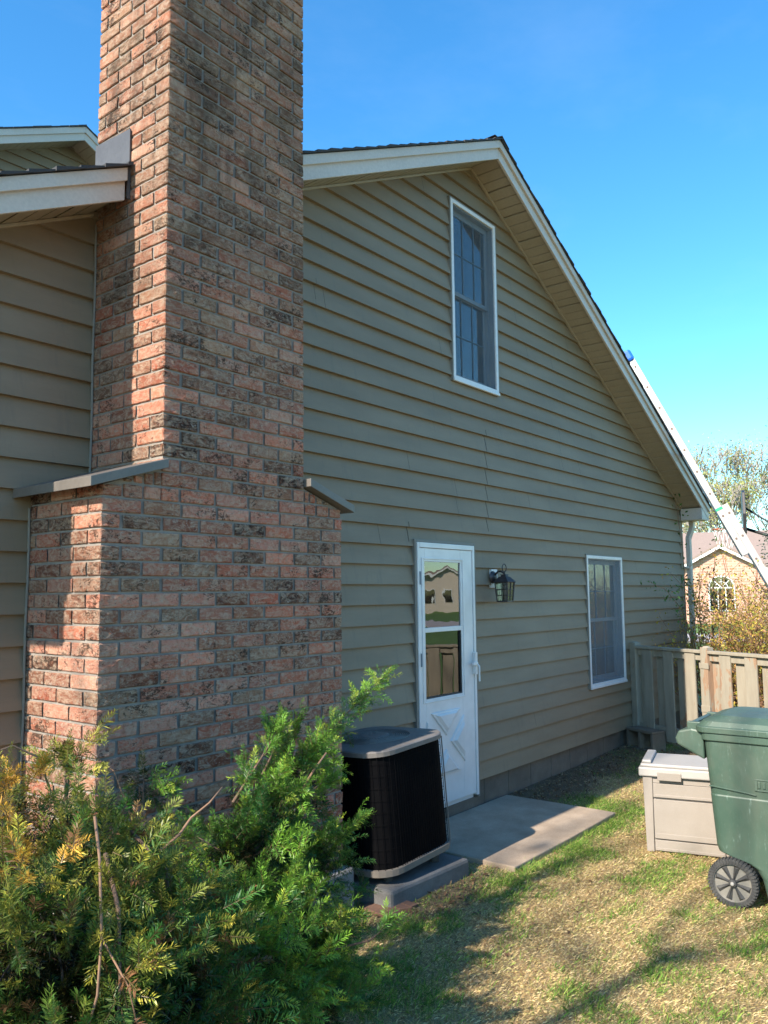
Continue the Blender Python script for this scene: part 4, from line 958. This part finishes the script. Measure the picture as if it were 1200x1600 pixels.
LL = [((1.12, 2.0, -.66, .12), 1), ((1.35, 2.1, -.74, .14), 1), ((1.62, 2.3, -.86, .12), 1), ((.98, 1.8, -.76, .18), 1), ((1.22, 1.9, -.88, .2), 1), ((1.57, 2.1, -1.0, .16), 1), ((1.02, 1.7, -.88, .23), 1), ((1.38, 1.88, -1.05, .23), 1),
      ((1.03, 2.0, -.52, .06), .8), ((1.57, 2.62, -.565, .04), 1.2), ((1.2, 1.7, -1.1, .2), .8), ((1.5, 2.35, -.98, .14), .8), ((1.5, 2.3, -1.1, .25), .6), ((1.0, 2.3, -.9, .25), .6)]
LLd = [([(1.15, 1.75, -.60), (1.10, 1.62, -.68), (1.06, 1.55, -.80), (1.03, 1.52, -.92)], 34, .10), ([(1.35, 1.95, -.62), (1.40, 1.85, -.72), (1.38, 1.8, -.85)], 18, .09), ([(.95, 1.9, -.55), (.9, 1.85, -.45), (.92, 1.85, -.40)], 12, .06), ([(1.5, 2.5, -.8), (1.56, 2.62, -.6), (1.56, 2.62, -.52)], 14, .04)]
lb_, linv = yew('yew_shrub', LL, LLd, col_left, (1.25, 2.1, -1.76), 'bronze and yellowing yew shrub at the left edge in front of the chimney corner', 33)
for pts, rr in (([(1.10, 1.72, -.50), (1.05, 1.62, -.56), (1.02, 1.56, -.70), (1.0, 1.54, -.80), (.955, 1.53, -.90)], [.004, .0035, .003, .003, .002]), ([(1.02, 1.56, -.70), (1.06, 1.52, -.80), (1.07, 1.5, -.88)], [.0025, .002, .0015]),
        ([(1.52, 2.6, -.70), (1.45, 2.6, -.52), (1.36, 2.6, -.47), (1.24, 2.58, -.49), (1.16, 2.55, -.56)], [.0045, .004, .0035, .003, .003]), ([(1.75, 2.5, -.78), (1.70, 2.55, -.60), (1.62, 2.6, -.52)], [.003, .0025, .002])):
    tw = MB(); tw.tube(pts, rr, 5); tw.build('bare_twig', M['paletwig'], lb_, smooth=True).matrix_parent_inverse = linv

# ------------------------------------------------------------------ trees, hedge and vine
def grow(mb, p, d, L, r, depth, tips, rr_, bend=.18, split=(2, 3), up_=.1, shrink=.72, minr=.004, sides=6, gn=5):
    pts = [Vector(p)]; rs = [r]; dd = Vector(d).normalized(); n = gn
    for i in range(n):
        dd = (dd+Vector((rr_.gauss(0, bend), rr_.gauss(0, bend), rr_.gauss(up_, bend)))*.5).normalized(); pts.append(pts[-1]+dd*L/n); rs.append(max(minr, r*(1-.38*(i+1)/n)))
        if depth > 0 and i > 1 and rr_.random() < .55:
            a = Vector((rr_.gauss(0, 1), rr_.gauss(0, 1), rr_.gauss(.2, .6))).normalized(); grow(mb, pts[-1], (dd*.7+a*.8), L*shrink*.8, rs[-1]*.5, depth-1, tips, rr_, bend, split, up_, shrink, minr, sides, gn)
    mb.tube(pts, rs, sides if r > .02 else 4, cap=False)
    if depth <= 0: tips.append((pts[-1], dd)); tips.append((pts[-2], dd)); return
    for _ in range(rr_.randint(*split)):
        a = Vector((rr_.gauss(0, 1), rr_.gauss(0, 1), rr_.gauss(.25, .6))).normalized(); grow(mb, pts[-1], dd*.8+a*.65, L*shrink, rs[-1]*.72, depth-1, tips, rr_, bend, split, up_, shrink, minr, sides, gn)
def leaf_cloud(tips, n, size, spread, colf, seed, droop=.3):
    r = np.random.default_rng(seed); T_ = np.array([t[0] for t in tips]); idx = r.integers(0, len(T_), n); c = T_[idx]+r.normal(0, spread, (n, 3))
    a = r.normal(size=(n, 3)); a /= np.linalg.norm(a, axis=1, keepdims=True); b = np.cross(a, r.normal(size=(n, 3))); b /= np.linalg.norm(b, axis=1, keepdims=True)
    s = size*r.uniform(.6, 1.3, (n, 1)); V = np.stack([c-a*s, c+b*s*.5, c+a*s, c-b*s*.5], 1).reshape(-1, 3); col = colf(r, n, c).repeat(4, 0); return V, np.arange(4*n).reshape(-1, 4), col
def tree(name, root, H_, r0, depth, nleaf, size, spread, colf, seed, label, group=None, bark='greybark', up_=.12, lean=(0, 0, 1), first=.35, minr=.006, cat='tree'):
    o = empty(name, root, 0, label, cat, group); rr_ = random.Random(seed); b = MB(); tips = []; inv = Matrix.Translation(-Vector(root))
    grow(b, root, lean, H_*first, r0, depth, tips, rr_, up_=up_, minr=minr)
    t = b.build('trunk', M[bark], o, smooth=True, fix=False); t.matrix_parent_inverse = inv
    if nleaf:
        V, F, Cc = leaf_cloud(tips, nleaf, size, spread, colf, seed); c = fast_mesh('crown', V, F, M['leaf'], o, Cc); c.matrix_parent_inverse = inv
    return o
def cbud(r, n, c): return np.array((.44, .44, .15))[None]*r.uniform(.6, 1.3, (n, 1))*np.array([[1, 1, 1]])
def cbud2(r, n, c):
    k = (r.random(n) < .5)[:, None]; return np.where(k, np.array((.46, .34, .22)), np.array((.38, .40, .16)))*r.uniform(.7, 1.3, (n, 1))
tree('budding_tree', (72, 19.6, -1.8), 16.5, .26, 5, 5600, .11, .5, cbud, 4, 'tallest tree with yellow-green spring buds rising behind the brick neighbour gable', None, 'farbark', minr=.028, first=.30, up_=.25)
tree('budding_tree', (74, 23.5, -1.8), 14, .22, 4, 2600, .10, .5, cbud2, 9, 'low brownish half bare tree seen between the downspout and the ladder', None, 'farbark', minr=.020, first=.28)
tree('budding_tree', (76, 16.8, -1.8), 15, .24, 4, 3000, .10, .5, cbud2, 14, 'pinkish grey bare tree behind the basketball backboard at the right', None, 'farbark', minr=.020, first=.28)
# conifer at the right edge
cr = random.Random(5); croot = Vector((13.8, 2.86, -1.8)); co_ = empty('spruce_tree', croot, 0, 'dark blue-green spruce reaching in at the right edge behind the basketball hoop', 'tree'); inv = Matrix.Translation(-croot)
b = MB(); b.tube([croot, croot+Vector((0, 0, 4.9))], [.11, .012], 8); V = []; Cl = []
rcn = np.random.default_rng(3)
for i in range(150):
    h = 1.0+3.9*i/150; L = .62*(1-(h-.6)/4.6)+.10; a = i*2.4+cr.random(); dv = Vector((math.cos(a), math.sin(a), -.12+.3*(h/5))); p0 = croot+Vector((0, 0, h)); p1 = p0+dv*L*cr.uniform(.75, 1.1); b.tube([p0, p0.lerp(p1, .5)+Vector((0, 0, -.03)), p1], [.012, .008, .003], 4)
    m_ = int(60*L)+14; t = rcn.random(m_)[:, None]**.7; c = np.array(p0)*(1-t)+np.array(p1)*t+rcn.normal(0, .035, (m_, 3)); d = rcn.normal(size=(m_, 3))*.7+np.array(dv); d /= np.linalg.norm(d, axis=1, keepdims=True); w_ = np.cross(d, rcn.normal(size=(m_, 3))); w_ /= np.linalg.norm(w_, axis=1, keepdims=True); s = .055
    V.append(np.stack([c, c+d*s*.5+w_*.009, c+d*s, c+d*s*.5-w_*.009], 1).reshape(-1, 3)); Cl.append((np.array((.035, .075, .05))*rcn.uniform(.6, 1.6, (m_, 1))).repeat(4, 0))
V = np.vstack(V); fast_mesh('crown', V, np.arange(len(V)).reshape(-1, 4), M['needle'], co_, np.vstack(Cl)).matrix_parent_inverse = inv
b.build('trunk', M['greybark'], co_, smooth=True, fix=False).matrix_parent_inverse = inv
# forsythia-like shrubs behind the fence: arching stems
def shrub(name, root, n, H_, spread, nleaf, colf, seed, label, bark='paletwig'):
    o = empty(name, root, 0, label, 'bush', None); rr_ = random.Random(seed); b = MB(); tips = []; inv = Matrix.Translation(-Vector(root))
    for i in range(n):
        p = Vector(root)+Vector((rr_.gauss(0, .15), rr_.gauss(0, .25), 0)); d = Vector((rr_.gauss(0, spread), rr_.gauss(0, spread), 1)).normalized(); L = H_*rr_.uniform(.55, 1.1); pts = [p]; 
        for k in range(7):
            d = (d+Vector((rr_.gauss(0, .10), rr_.gauss(0, .10), -.03-.04*k*rr_.random()))).normalized(); pts.append(pts[-1]+d*L/7)
            if k > 1: tips.append((pts[-1], d))
            if k > 1 and rr_.random() < .9:
                e = pts[-1]+(d+Vector((rr_.gauss(0, .7), rr_.gauss(0, .7), rr_.gauss(.2, .4)))).normalized()*L*.2; b.tube([pts[-1], e], [.0045, .002], 4, cap=False); tips.append((e, d))
        b.tube(pts, [.009-.0009*k for k in range(8)], 5, cap=False)
    b.build('stems', M[bark], o, smooth=True, fix=False).matrix_parent_inverse = inv
    V, F, Cc = leaf_cloud(tips, nleaf, .020, .055, colf, seed); fast_mesh('leaves', V, F, M['leaf'], o, Cc).matrix_parent_inverse = inv; return o
def cfor(r, n, c):
    k = r.random(n)[:, None]; return np.where(k < .45, np.array((.56, .40, .08)), np.where(k < .75, np.array((.36, .36, .07)), np.array((.50, .27, .11))))*r.uniform(.7, 1.3, (n, 1))
def cgr(r, n, c): return np.array((.07, .16, .035))*r.uniform(.6, 1.4, (n, 1))
for i, (x, y, h, lab) in enumerate(((11.0, 3.05, 1.9, 'golden budding arching shrub next to the downspout behind the fence'), (11.3, 2.35, 1.75, 'golden budding shrub in the middle behind the peeling fence, under the ladder'), (11.9, 1.7, 1.8, 'golden budding shrub furthest right behind the peeling fence'))):
    shrub('budding_shrub', (x, y, -1.78), 100, h, .36, 10500, cfor, 40+i, lab)
# climbing rose: long thin canes against the corner with few green leaves
vr = Vector((10.75, 3.35, -1.74)); vo = empty('climbing_rose', vr, 0, 'thin climbing cane with sparse green leaves rising up the far house corner', 'climbing plant'); inv = Matrix.Translation(-vr); b = MB(); tips = []
for pts in ([vr, (11.02, 3.5, -1.0), (11.10, 3.655, -.4), (11.13, 3.66, .3), (11.02, 3.66, .9), (10.86, 3.66, 1.32)], [vr, (10.6, 3.35, -.9), (10.2, 3.3, -.50), (9.8, 3.28, -.2), (9.35, 3.3, .02), (9.0, 3.35, .10)],
            [vr, (10.7, 3.3, -.8), (10.5, 3.3, -.3), (10.45, 3.35, .05), (10.3, 3.4, .12), (10.1, 3.4, .05)], [vr, (10.9, 3.3, -.9), (11.1, 3.3, -.3), (11.2, 3.3, .15), (11.3, 3.3, .5), (11.5, 3.2, .95)]):
    pts = [Vector(p) for p in pts]; fine = [pts[i].lerp(pts[i+1], t/4)+Vector((random.gauss(0, .012), 0, random.gauss(0, .012))) for i in range(len(pts)-1) for t in range(4)]+[pts[-1]]; b.tube(fine, [.008*(1-.7*i/len(fine)) for i in range(len(fine))], 5)
    tips += [(p, None) for p in fine[8:]]
b.build('canes', M['paletwig'], vo, smooth=True).matrix_parent_inverse = inv
V, F, Cc = leaf_cloud(tips, 330, .022, .05, cgr, 5); fast_mesh('leaves', V, F, M['leaf'], vo, Cc).matrix_parent_inverse = inv

# trees off to the left that throw the dappled shade
def cdk(r, n, c): return np.array((.10, .12, .04))*r.uniform(.6, 1.3, (n, 1))
tree('shade_tree', (-13, 2.2, -1.8), 17.5, .30, 3, 260, .10, .25, cdk, 77, 'large bare-branched tree at the left of the house', None, minr=.012, first=.34)
tree('young_tree', (-8.0, 2.35, -1.8), 11.0, .15, 2, 30, .06, .2, cdk, 31, 'slim young tree at the left of the house', None, minr=.016, first=.42, up_=.35)

# ------------------------------------------------------------------ basketball hoop
hl = Vector((-.27, .963, 0)).normalized(); hw_ = Vector((.963, .27, 0)); hc = Vector((18.11, 4.66, 0)); pole = hc-hl*1.15
bh = empty('basketball_hoop', (pole.x, pole.y, -1.8), 0, 'basketball hoop beyond the fence, its dark backboard seen edge-on beside the ladder', 'basketball hoop'); inv = Matrix.Translation((-pole.x, -pole.y, 1.8))
def BHP(o): o.parent = bh; o.matrix_parent_inverse = inv; return o
m_ = MB(); m_.tube([(pole.x, pole.y, -1.8), (pole.x, pole.y, .95)], .055, 12); BHP(m_.build('pole', M['darkmetal'], smooth=True))
bbd = MB(); n_ = Vector((0, 0, 1)); bv = [(-.55, 1.16), (.55, 1.16), (.62, 1.55), (.50, 2.0), (.25, 2.07), (-.25, 2.07), (-.50, 2.0), (-.62, 1.55)]
vs = [hc+hw_*a_+Vector((0, 0, z_))+hl*t_ for t_ in (-.03, .03) for a_, z_ in bv]; k8 = len(bv)
bbd.add(vs, [tuple(range(k8)), tuple(range(2*k8-1, k8-1, -1))]+[(i, i+k8, (i+1) % k8+k8, (i+1) % k8) for i in range(k8)]); BHP(bbd.build('backboard', M['darkmetal'], bevel=.01))
m_ = MB(); m_.tube([hc-hl*.03+Vector((0, 0, 1.28)), (pole.x, pole.y, .86)], .032, 8); BHP(m_.build('lower_arm', M['darkmetal'], smooth=True))
m_ = MB(); m_.tube([hc-hl*.03+Vector((0, 0, 1.72)), (pole.x, pole.y, .90)], .020, 8); BHP(m_.build('upper_arm', M['darkmetal'], smooth=True))
M['rimred'] = worn('rim_paint', (.45, .12, .05)); rc_ = hc+hl*.39+Vector((0, 0, 1.29)); m_ = MB()
m_.tube([rc_+(hl*math.cos(t)+hw_*math.sin(t))*.23 for t in np.linspace(0, 2*math.pi, 25)], .012, 6); m_.tube([hc+hl*.03+Vector((0, 0, 1.27)), rc_-hl*.23], .02, 6); BHP(m_.build('rim', M['rimred']))
m_ = MB()
for k_ in range(12):
    t = 2*math.pi*k_/12; t2 = t+.5; m_.tube([rc_+(hl*math.cos(t)+hw_*math.sin(t))*.23, rc_+(hl*math.cos(t2)+hw_*math.sin(t2))*.15-Vector((0, 0, .40))], .004, 4); t2 = t-.5; m_.tube([rc_+(hl*math.cos(t)+hw_*math.sin(t))*.23, rc_+(hl*math.cos(t2)+hw_*math.sin(t2))*.15-Vector((0, 0, .40))], .004, 4)
BHP(m_.build('net', M['farwhite'] if 'farwhite' in M else M['white']))

# ------------------------------------------------------------------ far houses
M['farbrick'] = worn('far_brick', (.48, .30, .22), (.36, .20, .14), scale=9, rough=.9, amt=.8)
_t = NT('neighbour_brick'); _b = _t.n('TexBrick'); _x = _t.n('TexCoord'); _s = _t.n('SeparateXYZ'); _c = _t.n('CombineXYZ'); _t.l(_x.outputs['Object'], _s.inputs[0]); _t.l(_s.outputs[0], _c.inputs[0]); _t.l(_s.outputs[2], _c.inputs[1]); _t.l(_c.outputs[0], _b.inputs['Vector'])
for _k, _v in (('Color1', (.58, .31, .22, 1)), ('Color2', (.44, .22, .15, 1)), ('Mortar', (.52, .38, .31, 1))): _b.inputs[_k].default_value = _v
_b.inputs['Scale'].default_value = 1; _b.inputs['Brick Width'].default_value = .42; _b.inputs['Row Height'].default_value = .14; _b.inputs['Mortar Size'].default_value = .014
_t.base(_b.outputs['Color']).set(Roughness=.9); M['farbrick'] = _t.m
M['farroof'] = worn('far_roof', (.27, .20, .17), (.19, .14, .12), scale=12, rough=.9)
M['farwhite'] = worn('far_trim', (.72, .72, .70), rough=.6)
M['farglass'] = mk_glass('far_glass', (.25, .30, .28), .02, .1)
def far_house(root, rz, label, wall, arched=True, W_=5.4):
    o = empty('brick_house' if arched else 'pale_house', root, rz, label, 'house')
    # local: -Y faces the viewer
    hw = W_/2; eave = 2.75; pk = 4.25
    MB().prism([(-hw, 0), (hw, 0), (hw, eave), (0, pk), (-hw, eave)], 0, 6, 'y').build('wall', wall, o)
    rf = MB(); s = (pk-eave)/hw
    for sg in (-1, 1):
        q = [(0, pk+.06), (sg*(hw+.4), eave-.4*s+.06), (sg*(hw+.4), eave-.4*s+.2), (0, pk+.2)]; rf.prism(q, -.35, 8, 'y')
    ro = rf.build('roof', M['farroof'], o)
    tr = MB()
    for sg in (-1, 1): tr.prism([(0, pk-.10), (sg*(hw+.4), eave-.4*s-.10), (sg*(hw+.4), eave-.4*s+.055), (0, pk+.055)], -.36, -.30, 'y')
    tr.build('rake_trim', M['farwhite'], ro)
    if arched:
        mw = MB(); mw.prism([(-13, 0), (13, 0), (13, 2.75), (-13, 2.75)], 4.5, 12, 'y'); mw.build('main_wall', wall, o)
        mr = MB(); mr.prism([(3.9, 2.7), (8.2, 5.6), (12.6, 2.7)], -13.5, 13.5, 'x'); mr.build('main_roof', M['farroof'], o)
        w_ = MB(); n = 14; R_ = .64; zc = 2.0
        arc = [(R_*math.cos(math.pi*k/n), zc+R_*math.sin(math.pi*k/n)) for k in range(n+1)]
        w_.prism([(-R_, .75)]+[(R_, .75)][:1]+arc[:1]+arc[1:], -.03, -.01, 'y'); g = w_.build('window', M['farglass'], o)
        t = MB()
        t.tube([(x, -.05, z) for x, z in [(-R_, .75), (R_, .75)]+arc+[(-R_, .75)]], .045, 6)
        for x in (-.2, .2): t.box((x-.025, -.07, .75), (x+.025, -.035, zc))
        t.box((-R_, -.07, zc-.03), (R_, -.035, zc+.03)); t.box((-R_, -.065, 1.33), (R_, -.036, 1.37))
        for a in (45, 90, 135): t.tube([(0, -.05, zc), (R_*math.cos(R(a)), -.05, zc+R_*math.sin(R(a)))], .025, 5)
        t.tube([(.32*math.cos(math.pi*k/8), -.05, zc+.32*math.sin(math.pi*k/8)) for k in range(9)], .022, 5); t.build('window_bars', M['farwhite'], g)
        ar = MB(); ar.tube([((R_+.1)*math.cos(math.pi*k/n), -.04, zc+(R_+.1)*math.sin(math.pi*k/n)) for k in range(n+1)], .07, 4); ar.build('brick_arch', M['farbrick'], o)
    else:
        for x in (-2.0, 0, 2.0):
            w_ = MB(); w_.box((x-.4, -.04, .9), (x+.4, .02, 2.2)); g = w_.build('window', M['farglass'], o)
            t = MB(); t.box((x-.48, -.06, .82), (x-.4, .02, 2.28)); t.box((x+.4, -.06, .82), (x+.48, .02, 2.28)); t.box((x-.4, -.06, 2.2), (x+.4, .02, 2.28)); t.build('window_frame', M['farwhite'], g)
    return o
far_house((46.6, 13.35, -1.85), R(-73.5), 'salmon brick neighbour house with an arched window under a white trimmed gable', M['farbrick'])
far_house((66, -37, -1.85), R(-122), 'pale sided house across the street, seen mirrored in the door glass', worn('far_siding', (.62, .52, .42)), False, 9)

sky_block_house = far_house((1.5, -13, -1.85), R(180), 'unseen house added behind the viewer to cut sky light on the chimney wall', M['siding'], False, 15)  # added out of view to block part of the sky's light
sky_block_house.scale = (1, 1, 1.45)
# ------------------------------------------------------------------ grass blades and leaf litter
def blocked(x, y):
    if 4.70 < x < 6.35 and y > 2.69: return True
    if 3.64 < x < 4.52 and y > 2.90: return True
    if y > 3.69 or (x < 3.58 and y > 3.05): return True
    if 3.62 < x < 3.92 and 2.86 < y < 3.08: return True
    return False
def blades(n, xr_, yr_, hmin, hmax, flat, cols_, seed, want, w0):
    r = np.random.default_rng(seed); X = r.uniform(*xr_, n); Y = r.uniform(*yr_, n)
    # patch values on a coarse grid, looked up per blade
    gx = np.arange(xr_[0], xr_[1]+.06, .05); gy = np.arange(yr_[0], yr_[1]+.06, .05)
    G = np.array([[green(x, y) for y in gy] for x in gx]); B = np.array([[bare(x, y) for y in gy] for x in gx]); Zg = np.array([[gz(x, y) for y in gy] for x in gx])
    i = ((X-xr_[0])/.05).astype(int); j = ((Y-yr_[0])/.05).astype(int); g = G[i, j]; b = B[i, j]; z = Zg[i, j]
    bl = ((X > 4.70) & (X < 6.35) & (Y > 2.712+.014*np.sin(X*17)+.01*np.sin(X*53))) | ((X > 3.70) & (X < 4.52) & (Y > 2.90)) | (Y > 3.69) | ((X < 3.58) & (Y > 3.05)) | ((X > 3.62) & (X < 3.92) & (Y > 2.86) & (Y < 3.08))
    keep = ~bl & (r.random(n) < want(g, b)*np.minimum(1, 4.2/np.maximum(1, X))); X, Y, g, b, z = X[keep], Y[keep], g[keep], b[keep], z[keep]; m = len(X)
    h = r.uniform(hmin, hmax, m)*(1-.4*b); a = r.uniform(0, 6.283, m); el = r.uniform(*flat, m); wd = w0*r.uniform(.7, 1.4, m)
    D = np.stack([np.cos(a)*np.cos(el), np.sin(a)*np.cos(el), np.sin(el)], 1)*h[:, None]; Wv = np.stack([-np.sin(a), np.cos(a), 0*a], 1)*wd[:, None]; P = np.stack([X, Y, z-.003], 1)
    bend = np.stack([0*a, 0*a, h*.12*np.cos(el)], 1)
    V = np.stack([P-Wv, P+Wv, P+D*.55+bend+Wv*.8, P+D], 1).reshape(-1, 3); C0 = np.array(cols_)[r.integers(0, len(cols_), m)]*r.uniform(.65, 1.25, (m, 1)); return V, np.arange(4*m).reshape(-1, 4), C0.repeat(4, 0)
V, F, Cc = blades(680000, (2.5, 9.6), (-.3, 3.7), .012, .036, (.05, .8), [(.74, .56, .28), (.60, .44, .20), (.80, .64, .36), (.44, .30, .14), (.30, .19, .09), (.58, .52, .20)], 1, lambda g, b: (1-.6*g)*(1-.8*b), .0008)
tag(fast_mesh('dry_grass', V, F, M['blade'], None, Cc), 'straw coloured dormant grass matted over the lawn', 'grass', kind='stuff')
V, F, Cc = blades(560000, (2.5, 9.6), (-.3, 3.7), .018, .058, (.5, 1.45), [(.13, .27, .035), (.22, .36, .05), (.32, .42, .08), (.09, .19, .03)], 2, lambda g, b: np.clip((g-.08)*.95, .015, 1)*(1-.72*b), .0012)
tag(fast_mesh('green_grass', V, F, M['blade'], None, Cc), 'patches of fresh green grass in the lawn', 'grass', kind='stuff')
r = np.random.default_rng(8); out = []; cols = []
for _ in range(9000):
    x = r.uniform(2.9, 9.6); y = r.uniform(2.0, 3.7)
    if blocked(x, y) or r.random() > bare(x, y)*.9+.05: continue
    z = gz(x, y)+.006+r.random()*.012; s = r.uniform(.008, .022); a = r.normal(size=3)*np.array((1, 1, .35)); a /= np.linalg.norm(a); b = np.cross(a, (r.normal(0, .3), r.normal(0, .3), 1)); b /= np.linalg.norm(b); c = np.array((x, y, z))
    out += [c-a*s, c+b*s*.45+(0, 0, .004), c+a*s, c-b*s*.45]; k = r.uniform(.5, 1.3); cc_ = [np.array((.26, .15, .08)), np.array((.17, .10, .06)), np.array((.33, .24, .14))][r.integers(3)]*k; cols += [cc_]*4
V = np.array(out); tag(fast_mesh('leaf_litter', V, np.arange(len(V)).reshape(-1, 4), M['leaf'], None, np.array(cols)), 'brown leaf litter and mulch along the foundation', 'leaf litter', kind='stuff')
